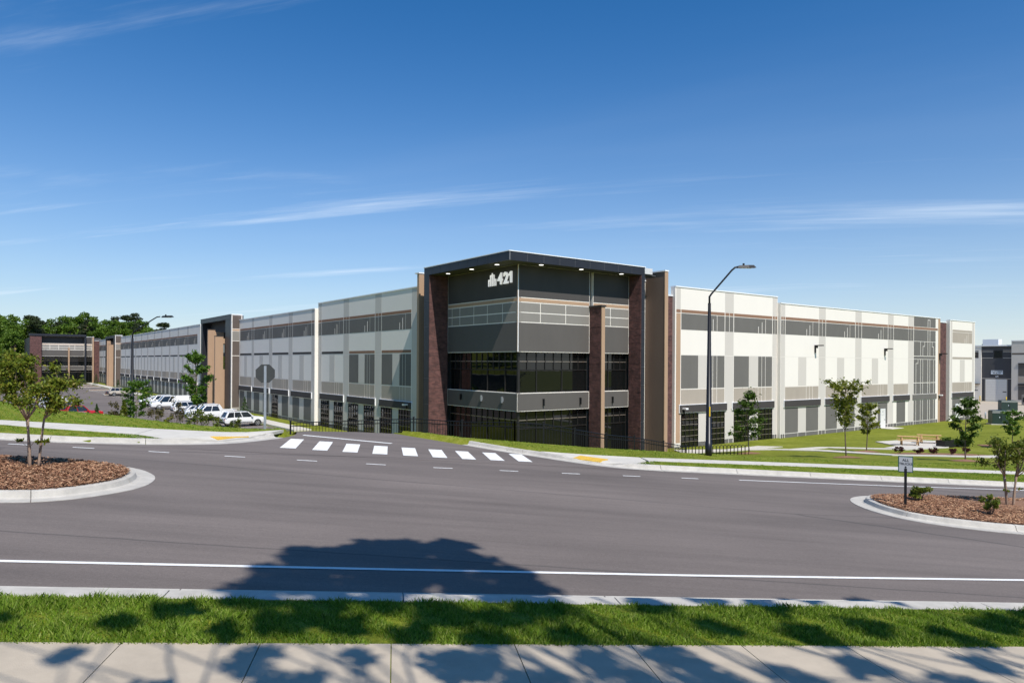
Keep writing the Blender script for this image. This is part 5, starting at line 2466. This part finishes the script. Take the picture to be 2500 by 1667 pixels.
x, y = (303 - 1250) / 1730 * 37, 37
conifer(x, y, zt_xy(x, y), 1.25, .75, 'small cone-shaped evergreen at the lawn edge beside the left street lamp', 81, 'leaf_shrub', 800)
x, y = (237 - 1250) / 1730 * 62, 62
conifer(x, y, zt_xy(x, y), 3.4, 2.4, 'spreading conifer in front of the red pickup', 82)
x, y = (598 - 1250) / 1730 * 88, 88
conifer(x, y, PAD, 3.1, 2.0, 'conical evergreen behind the white crossover near the left facade', 83)
for i, (a, b, h, lb) in enumerate(((-8, 95.8, 3.2, 'conifer on a parking island beside the white van'),
                                   (-8, 133.3, 3.4, 'conifer on a parking island beside the tan crossover'),
                                   (-22.5, 85.3, 3.4, 'conifer on the outer parking island behind the dark crossover'),
                                   (-4.2, 205, 3.6, 'conifer beside the far entrance fins'),
                                   (-6.0, 222, 3.8, 'rounded conifer at the foot of the far brick pier'),
                                   (-9.6, 226, 3.8, 'small tree in front of the far wing glazing, the right one'),
                                   (-12.4, 226.5, 3.8, 'small tree in front of the far wing glazing, the left one'))):
    x, y = ab_xy(a, b)
    conifer(x, y, PAD, h, 2.3, lb, 90 + i)

x, y = (482 - 1250) / 1730 * 36, 36
young_tree(x, y, 4.35, .72, .36, 'young bright green maple in front of the tan entrance fins', 'leaf_maple', 101, 3600, .08, 'bark_pale', group='young trees by the car park', ring=0, tr=.035)
x, y = (331 - 1250) / 1730 * 40, 40
young_tree(x, y, 2.75, .85, .30, 'small leafy tree right in front of the left street lamp pole', 'leaf_maple', 102, 2000, .08, group='young trees by the car park', ring=0, tr=.025)

# ---- woods


def wood_proto(kind, seed):
    rng = np.random.default_rng(seed)
    mb = MB()
    h = 20.
    mb.tube([(0, 0, -1), (.2, .1, h * .5), (.1, .2, h * .85)], [.34, .24, .07], 7)
    cl_ = []
    if kind == 'pine':
        for k in range(15):
            f = .55 + .43 * rng.uniform()
            an = rng.uniform(0, 6.28)
            o = 3.4 * (1.15 - f) * 2.0 * rng.uniform(.4, 1)
            q = (math.cos(an) * o, math.sin(an) * o, h * f)
            mb.tube([(.1, .1, h * f - .8), q], [.09, .03], 4)
            cl_.append((*q, 1.5, 1.5, .75))
        n, s, m = 2300, .36, 'leaf_pine'
    else:
        for k in range(40):
            f = rng.uniform(.06, .96)
            an = rng.uniform(0, 6.28)
            o = 4.9 * math.sin(math.pi * min(1, .16 + .84 * f)) ** .6 * rng.uniform(.35, 1)
            q = (math.cos(an) * o, math.sin(an) * o, h * f)
            if k % 2 == 0:
                mb.tube([(.1, .1, h * max(.2, f - .15)), q], [.12, .03], 4)
            rr = rng.uniform(1.0, 1.9)
            cl_.append((*q, rr, rr, rr * .75))
        n, s, m = 4600, .42, 'leaf_forest'
    tk = mb.build('trunk', M['bark'])
    cr_ = leaves('crown', cl_, n, s, m, None, rng, .42)
    a, b = tk.data, cr_.data
    D.objects.remove(tk)
    D.objects.remove(cr_)
    return a, b


DEC = [wood_proto('oak', 200 + i) for i in range(5)]
PIN = [wood_proto('pine', 220 + i) for i in range(2)]


def wood_tree(x, y, z, h, kind, label, group, k, wide=1.):
    me = (PIN if kind == 'pine' else DEC)[k % (2 if kind == 'pine' else 5)]
    r = tag(empty('pine_tree' if kind == 'pine' else 'broadleaf_tree', (x, y, z), random.uniform(0, 6.28)), label, 'tree', group)
    s = h / 20
    r.scale = (s * wide, s * wide, s)
    obj('trunk', me[0], r)
    obj('crown', me[1], r)


i = 0
for dist, xs, hh in ((258, range(-40, 75, 13), 15), (282, range(-40, 300, 15), 20.5), (305, range(-40, 440, 18), 23), (330, range(-40, 450, 22), 25.5)):
    for pxx in xs:
        p = pxx + random.uniform(-6, 6)
        x, y = (p - 1250) / 1730 * dist, dist + random.uniform(-8, 8)
        pine = random.random() < (.1 if dist < 290 else .3)
        h = hh * random.uniform(.86, 1.1) * (1.03 if pine else 1)
        if pxx > 300:
            h *= 1 - .26 * (pxx - 300) / 140
        wood_tree(x, y, -2.5, h, 'pine' if pine else 'oak',
                  'dark pine in the wood behind the far wing' if pine else 'broadleaf tree in the wood behind the far wing',
                  'pines in the far wood' if pine else 'broadleaf trees in the far wood', i)
        i += 1
for k in range(9):          # left edge, above the retaining wall
    a, b = -58 - (k % 3) * 7, 120 + k * 15
    x, y = ab_xy(a, b)
    wood_tree(x, y, zt_xy(x, y) - .3, 13 + (k * 37 % 6), 'oak', 'broadleaf tree on the slope above the retaining wall', 'trees above the retaining wall', k)
for k, pxx in enumerate((2385, 2402, 2420, 2440, 2455)):
    d = 300
    x, y = (pxx - 1250) / 1730 * d, d
    wood_tree(x, y, -4, 15.5 + (k * 7 % 3), 'oak' if k % 2 else 'pine', 'tree top showing above the pick-up building roof', 'trees behind the pick-up building', k)
# woods behind the photographer's right shoulder and to the left, seen only in the glass
for k in range(26):
    x, y = 45 + (k % 13) * 8.5 + random.uniform(-3, 3), -6 - (k % 13) * 3.2 - (k // 13) * 11 + random.uniform(-3, 3)
    wood_tree(x, y, -3.5, 17 + random.uniform(-2, 3), 'oak', 'broadleaf tree of the wood along the near side of the road', 'trees along the near side', k)
for k in range(10):
    x, y = ab_xy(-66 - (k % 2) * 8, 22 + k * 9)
    wood_tree(x, y, zt_xy(x, y) - .3, 15 + (k * 5 % 4), 'oak', 'broadleaf tree on the hill left of the car park', 'trees on the left hill', k)

# ---- shade trees standing beside and behind the photographer: their crowns throw the shadows on road and walk


def shade_tree(base, spots, h, label, seed, dens, size=.16):
    """spots: (u, v, r) patches of shade on the ground; the crown hangs where the sun meets them"""
    rng = np.random.default_rng(seed)
    bx, by = base
    u_, v_ = xy_uv(bx, by)
    bz = float(zr(u_)) + .15
    r = tag(empty('shade_tree', (bx, by, bz)), label, 'tree')
    mb = MB()
    cl_ = []
    for (u, v, rr, hh) in spots:
        gx, gy = uv_xy(u, v)
        z = float(zr(u)) + .1
        c = np.array((gx, gy, z)) + np.array((-sd.x, -sd.y, -sd.z)) / (-sd.z) * hh
        c = c - np.array((bx, by, bz))
        cl_.append((*c, rr * .74, rr * .74, rr * .55))
        for _ in range(5):
            o_ = np.clip(rng.normal(size=3), -1.25, 1.25) * rr * np.array((.45, .45, .4))
            q_ = rr * rng.uniform(.25, .5)
            cl_.append((*(c + o_), q_, q_, q_ * .8))
    cm = np.mean([c[:3] for c in cl_], 0)
    fork = np.array((cm[0] * .25, cm[1] * .25, h * .5))
    limb(mb, (0, 0, -.2), fork, .24, .17, rng, .03, 6, 8)
    for c in cl_[::3]:
        limb(mb, fork, c[:3], .05, .012, rng, .10, 5, 5)
    mb.build('trunk', M['bark'], r, smooth=True)
    n = int(sum(c[3] ** 2 for c in cl_) * dens)
    leaves('crown', cl_, n, size, 'leaf_shade', r, rng, .6)
    return r


rs = np.random.default_rng(5)
spots = []
for (u, v, rr) in ((-1.5, 10.9, .85), (-1.05, 11.9, .85), (-.35, 12.55, .85), (.35, 12.3, .8), (.95, 12.7, .75), (1.35, 11.9, .75), (.6, 11.3, .9), (-.4, 11.3, .9),
                   (1.8, 11.2, .65), (-1.9, 10.2, .65), (-1.0, 10.3, .7), (.1, 10.3, .7), (1.2, 10.4, .7), (2.1, 10.5, .6), (-.9, 9.2, .5), (.6, 9.0, .55), (1.4, 8.9, .5),
                   (-.2, 9.5, .5), (-1.7, 9.4, .5), (1.9, 9.5, .5), (-1.3, 8.6, .45)):
    spots.append((u, v, rr, 15.5 + rs.uniform(-1.2, 1.2)))
shade_tree((8.2, -3.5), spots, 15, 'tall shade tree right of the photographer, its shadow on the road', 301, 900)
spots = []
for (u, v, rr) in ((-4.6, 8.4, .45), (-3.9, 7.0, .5), (-2.2, 6.7, .55), (-1.4, 7.6, .4), (-.6, 6.6, .5), (.6, 7.5, .55), (1.3, 7.0, .45), (-3.0, 8.6, .3), (.2, 8.3, .35),
                   (2.0, 8.3, .35), (2.5, 6.9, .5), (3.1, 7.8, .45), (-5.2, 6.5, .5), (-1.9, 8.4, .3), (-.3, 7.6, .25), (-3.2, 7.7, .25), (-4.4, 7.7, .4), (-2.6, 9.0, .35), (1.0, 8.2, .4), (-1.0, 7.1, .4), (3.4, 7.1, .4), (2.2, 7.6, .35), (-5.6, 7.4, .5), (-.6, 8.6, .4)):
    spots.append((u, v, rr, 11 + rs.uniform(-1, 1)))
shade_tree((5.4, -4.6), spots, 10.5, 'spreading shade tree behind the photographer, its dapple on the sidewalk', 302, 900, .12)
spots = []
for (u, v, rr) in ((3.6, 9.4, .5), (4.4, 9.9, .4), (5.3, 9.6, .45), (6.2, 9.9, .35), (4.1, 8.6, .4), (5.2, 8.4, .5), (6.3, 8.7, .45), (7.3, 8.3, .5), (8.4, 8.8, .5), (9.3, 9.2, .4),
                   (4.3, 7.1, .55), (5.3, 7.5, .4), (6.2, 6.9, .5), (7.0, 7.5, .35), (7.8, 6.9, .55), (8.8, 7.4, .5), (3.4, 6.7, .35), (10.2, 7.8, .6), (7.4, 10.1, .35), (9.6, 6.6, .5)):
    spots.append((u, v, rr, 12 + rs.uniform(-1, 1)))
shade_tree((13.0, -2.0), spots, 12, 'shade tree far right of the photographer, its dapple on the verge', 303, 900, .12)

# ------------------------------------------------------------------ vehicles


def loft(mb, st, m=0):
    """car body: stations (x, zlow, zhigh, halfwidth)"""
    rings = []
    for x, zl, zh, w in st:
        zm = zl + (zh - zl) * .55
        half = [(w * .80, zl), (w * .98, zl + (zh - zl) * .16), (w, zm), (w * .97, zl + (zh - zl) * .85), (w * .86, zh)]
        ring = [(x, y, z) for y, z in half] + [(x, -y, z) for y, z in reversed(half)]
        rings.append(ring)
    n = len(rings[0])
    b = len(mb.v)
    for r_ in rings:
        mb.v += r_
    for i in range(len(rings) - 1):
        for k in range(n):
            j = (k + 1) % n
            q = b + i * n
            mb.f.append((q + k, q + n + k, q + n + j, q + j))
            mb.m.append(m)
    mb.f.append(tuple(b + k for k in range(n)))
    mb.f.append(tuple(b + (len(rings) - 1) * n + k for k in reversed(range(n))))
    mb.m += [m, m]


PAINT = {}


def carpaint(name, col):
    if name not in PAINT:
        m = mat('car_paint_' + name, col, .28, spec=.5)
        m.node_tree.nodes['Principled BSDF'].inputs['Coat Weight'].default_value = .6
        m.node_tree.nodes['Principled BSDF'].inputs['Coat Roughness'].default_value = .06
        PAINT[name] = m
    return PAINT[name]


WHEEL = {}


def wheel_mesh(rad, wid):
    key = (rad, wid)
    if key in WHEEL:
        return WHEEL[key]
    t = MB()
    t.tube([(0, -wid / 2, 0), (0, -wid / 2 + .03, 0), (0, wid / 2 - .03, 0), (0, wid / 2, 0)], [rad - .04, rad, rad, rad - .04], 20)
    a = t.build('wheel', M['rubber'])
    q = MB()
    for s in (-1, 1):
        y = s * (wid / 2 + .004)
        q.disc((0, y, 0), (0, 1, 0), rad * .25, .02, 10)
        for k in range(5):
            an = 2 * math.pi * k / 5
            c, d = math.cos(an), math.sin(an)
            w = .045
            q.face([(c * .05 - d * w, y + s * .006, d * .05 + c * w), (c * .05 + d * w, y + s * .006, d * .05 - c * w),
                    (c * rad * .66 + d * w, y + s * .006, d * rad * .66 - c * w), (c * rad * .66 - d * w, y + s * .006, d * rad * .66 + c * w)])
        n = 20
        for k in range(n):
            a0, a1 = 2 * math.pi * k / n, 2 * math.pi * (k + 1) / n
            q.face([(math.cos(t_) * rr, y + s * .008, math.sin(t_) * rr) for t_, rr in ((a0, rad * .62), (a1, rad * .62), (a1, rad * .72), (a0, rad * .72))])
    b = q.build('rim', M['alloy'])
    WHEEL[key] = (a.data, b.data)
    D.objects.remove(a)
    D.objects.remove(b)
    return WHEEL[key]


CARS = {
    # body stations, cabin bottom (x0,x1,halfw,z), cabin top (x0,x1,halfw,z), wheels (x front, x rear, rad, half track), kind
    'sedan': dict(st=[(2.35, .42, .60, .62), (2.28, .30, .74, .78), (1.9, .24, .84, .88), (1.0, .22, .95, .91), (0, .22, .97, .91), (-1.2, .22, .99, .91), (-1.9, .26, .98, .88), (-2.28, .34, .92, .80), (-2.35, .45, .80, .68)],
                  cab=(1.05, -1.75, .84, .95), top=(.25, -1.05, .62, 1.44), wh=(1.45, -1.38, .33, .80)),
    'suv': dict(st=[(2.32, .5, .80, .64), (2.25, .38, .95, .82), (1.9, .32, 1.05, .92), (1.05, .30, 1.12, .95), (0, .30, 1.13, .95), (-1.3, .30, 1.14, .95), (-2.05, .34, 1.14, .93), (-2.28, .42, 1.08, .86), (-2.33, .55, .95, .76)],
                cab=(1.0, -2.22, .88, 1.1), top=(.35, -1.85, .68, 1.72), wh=(1.42, -1.40, .37, .82)),
    'pickup': dict(st=[(2.92, .55, .90, .74), (2.85, .45, 1.10, .92), (2.4, .40, 1.19, .99), (1.5, .38, 1.24, 1.0), (0, .38, 1.25, 1.0), (-1.5, .40, 1.25, 1.0), (-2.75, .46, 1.25, .99), (-2.88, .52, 1.22, .95)],
                   cab=(1.45, -1.0, .92, 1.2), top=(.75, -.72, .74, 1.90), wh=(1.86, -1.76, .40, .86)),
    'van': dict(st=[(2.85, .5, .85, .74), (2.78, .40, 1.05, .92), (2.3, .34, 1.16, .99), (1.6, .32, 1.25, 1.01), (0, .32, 1.26, 1.01), (-1.8, .32, 1.26, 1.01), (-2.7, .36, 1.26, 1.0), (-2.82, .42, 1.2, .96)],
                cab=(1.75, -2.78, .95, 1.22), top=(1.0, -2.68, .80, 2.08), wh=(1.75, -1.70, .36, .86)),
}


def vehicle(kind, paint_, loc, rz, label, cat, name, cab_paint=None):
    d = CARS[kind]
    r = tag(empty(name, loc, rz), label, cat, 'parked vehicles')
    pm = carpaint(*paint_)
    mb = MB()
    loft(mb, d['st'])
    body = mb.build('body', pm, r, smooth=False)
    c0, c1, cw, cz = d['cab']
    t0, t1, tw, tz = d['top']
    cz -= .06
    mb = MB()
    mb.hexa([(c1, -cw, cz), (c0, -cw, cz), (c0, cw, cz), (c1, cw, cz)], [(t1, -tw, tz - .05), (t0, -tw, tz - .05), (t0, tw, tz - .05), (t1, tw, tz - .05)])
    mb.build('windows', M['cglass'], r)
    mb = MB()
    mb.hexa([(t1 - .06, -tw - .03, tz - .07), (t0 + .07, -tw - .03, tz - .07), (t0 + .07, tw + .03, tz - .07), (t1 - .06, tw + .03, tz - .07)],
            [(t1 + .1, -tw + .12, tz), (t0 - .1, -tw + .12, tz), (t0 - .1, tw - .12, tz), (t1 + .1, tw - .12, tz)])
    rf = mb.build('roof', pm, r)
    if kind == 'suv':
        for s in (-1, 1):
            q = MB()
            q.tube([(t0 - .15, s * (tw - .08), tz + .05), (t1 + .15, s * (tw - .08), tz + .05)], .02, 5)
            q.build('roof_rail', M['alloy'], rf)

    def edge(f):           # point on the cabin side, f from front pillar (0) to rear pillar (1), at bottom and top
        return (c0 + (c1 - c0) * f, t0 + (t1 - t0) * f)
    mb = MB()
    fs = {'sedan': (0, .48, 1), 'suv': (0, .40, .70, 1), 'pickup': (0, .52, 1), 'van': (0, .27, 1)}[kind]
    for s in (-1, 1):
        for f in fs:
            xb, xt = edge(f)
            w = .05 if f in (0, 1) else .04
            if kind != 'van' and f == 1:
                w = .11
            mb.tube([(xb, s * (cw + .004), cz), (xt, s * (tw + .012), tz - .05)], w, 5)
        if kind == 'van':      # blind sides behind the cab
            xb, xt = edge(.36)
            xb1, xt1 = edge(1.0)
            mb.hexa([(xb1, s * cw - .03, cz), (xb, s * cw - .03, cz), (xb, s * cw + .03, cz), (xb1, s * cw + .03, cz)],
                    [(xt1, s * tw - .03, tz - .04), (xt, s * tw - .03, tz - .04), (xt, s * tw + .03, tz - .04), (xt1, s * tw + .03, tz - .04)])
    mb.build('pillars', pm, r)
    if kind == 'pickup':
        mb = MB()
        mb.box(-2.72, -1.12, -.76, .76, 1.16, 1.256)
        mb.build('bed_floor', M['rubber'], r)
        for s in (-1, 1):
            q = MB()
            q.box(-2.84, -1.05, s * .80 if s > 0 else -.93, .93 if s > 0 else -.80, 1.2, 1.33)
            q.build('bed_side', pm, r)
        q = MB()
        q.box(-2.9, -2.80, -.93, .93, .78, 1.33)
        q.build('tailgate', pm, r)
    fx, rx, rad, tr = d['wh']
    me = wheel_mesh(rad, .24)
    for xw in (fx, rx):
        for s in (-1, 1):
            w = obj('wheel', me[0], r, (xw, s * tr, rad))
            obj('rim', me[1], w)
            q = MB()          # dark wheel arch
            n = 12
            yy = s * (d['st'][4][3] + .004)
            for k in range(n):
                a0, a1 = math.pi * (k / n * 1.14 - .07), math.pi * ((k + 1) / n * 1.14 - .07)
                q.face([(xw + math.cos(t_) * rr, yy, rad + math.sin(t_) * rr) for t_, rr in ((a0, rad * .9), (a1, rad * .9), (a1, rad * 1.18), (a0, rad * 1.18))][::s])
            q.build('wheel_arch', M['rubber'], r)
    f0 = d['st'][1]
    b0 = d['st'][-2]
    for s in (-1, 1):
        q = MB()
        q.box(f0[0] - .22, f0[0] + .035, s * f0[3] * .62 - .14, s * f0[3] * .62 + .14, f0[2] - .20, f0[2] - .07)
        q.build('headlight', M['lampglass'], r)
        q = MB()
        q.box(b0[0] - .04, b0[0] + .12, s * b0[3] * .86 - .09, s * b0[3] * .86 + .10, b0[2] - .34, b0[2] - .08)
        q.build('tail_light', M['red_lens'], r)
        q = MB()
        xm = c0 - .25
        q.box(xm - .1, xm + .08, s * (cw + .05), s * (cw + .26), cz + .06, cz + .22)
        q.build('mirror', pm if kind != 'van' else M['rubber'], r)
        q = MB()
        q.box(d['st'][3][0] - 2.0, d['st'][3][0] - .2, s * (d['st'][3][3] - .03), s * (d['st'][3][3] + .012), .5, .56)
        q.build('door_trim', M['rubber'], r)
    q = MB()
    q.box(d['st'][0][0] - .02, d['st'][0][0] + .03, -.42, .42, .50, .68)
    q.build('grille', M['rubber'], r)
    q = MB()
    q.box(b0[0] - .12, b0[0] + .1, -b0[3] * .95, b0[3] * .95, b0[1], b0[1] + .22)
    q.build('rear_bumper', M['alloy'] if kind == 'pickup' else M['rubber'], r)
    return r


WHITE = ('white', (.78, .78, .77))
SILV = ('silver', (.42, .43, .45))
DARK = ('dark', (.025, .028, .035))
RED = ('red', (.42, .008, .012))
TANP = ('champagne', (.50, .45, .38))
GREY = ('grey', (.16, .17, .18))
OUTW = TH + math.pi          # nose away from the building
INW = TH                     # nose towards it


def park(kind, pt, a, b, rz, label, cat, name):
    x, y = ab_xy(a, b)
    vehicle(kind, pt, (x, y, PAD + .02), rz, label, cat, name)


park('pickup', WHITE, -8.6, 52.4, OUTW, 'white pickup truck parked nose out in front of the tan entrance fins', 'pickup truck', 'pickup_truck')
park('suv', WHITE, -7.6, 42.4, INW + .1, 'white crossover nearest the drive, nose towards the left facade', 'car', 'parked_car')
park('sedan', DARK, -8.2, 55.3, OUTW, 'dark sedan just behind the white pickup', 'car', 'parked_car')
park('suv', WHITE, -8.2, 58.2, OUTW, 'white crossover, second car behind the white pickup', 'car', 'parked_car')
park('sedan', SILV, -8.0, 61.2, INW, 'silver sedan with its tail to the aisle, before the white van', 'car', 'parked_car')
park('suv', WHITE, -8.0, 66.6, INW, 'white crossover with its tail to the aisle, next to the silver sedan', 'car', 'parked_car')
park('van', WHITE, -8.4, 77.5, OUTW, 'tall white cargo van in the row along the left facade', 'van', 'cargo_van')
park('suv', WHITE, -8.2, 81.5, OUTW, 'white crossover right behind the white van', 'car', 'parked_car')
park('suv', WHITE, -8.2, 87.5, OUTW, 'white crossover, second behind the white van', 'car', 'parked_car')
park('sedan', WHITE, -8.0, 92.5, OUTW, 'white sedan behind the crossovers by the parking island', 'car', 'parked_car')
park('suv', TANP, -8.2, 127.5, INW, 'champagne crossover parked alone far along the left facade', 'car', 'parked_car')
park('sedan', DARK, -8.3, 130.4, INW, 'dark sedan beside the champagne crossover', 'car', 'parked_car')
park('pickup', RED, -22.4, 60.6, OUTW + math.pi, 'bright red pickup in the outer row behind the lawn crest', 'pickup truck', 'pickup_truck')
park('suv', TANP, -22.8, 49.4, INW, 'cream crossover half hidden by the lawn crest in front of the red pickup', 'car', 'parked_car')
park('suv', GREY, -22.6, 63.9, INW, 'grey crossover directly behind the red pickup', 'car', 'parked_car')
park('sedan', RED, -22.6, 67.2, INW, 'dark red sedan in the outer row, second behind the red pickup', 'car', 'parked_car')
park('suv', DARK, -22.4, 73.4, INW, 'dark crossover in the outer row beside the conifer', 'car', 'parked_car')
park('sedan', WHITE, -22.4, 78.5, INW, 'white sedan in the outer row just before the conifer island', 'car', 'parked_car')
park('suv', SILV, -22.4, 91.0, INW, 'silver crossover in the outer row beyond the conifer island', 'car', 'parked_car')
park('sedan', DARK, -22.4, 96.6, INW, 'dark sedan in the outer row, second beyond the conifer island', 'car', 'parked_car')
park('suv', WHITE, -22.4, 102, INW, 'white crossover in the outer row behind the left myrtle crown', 'car', 'parked_car')
park('sedan', SILV, -22.4, 110.4, INW, 'silver sedan at the far end of the outer row', 'car', 'parked_car')
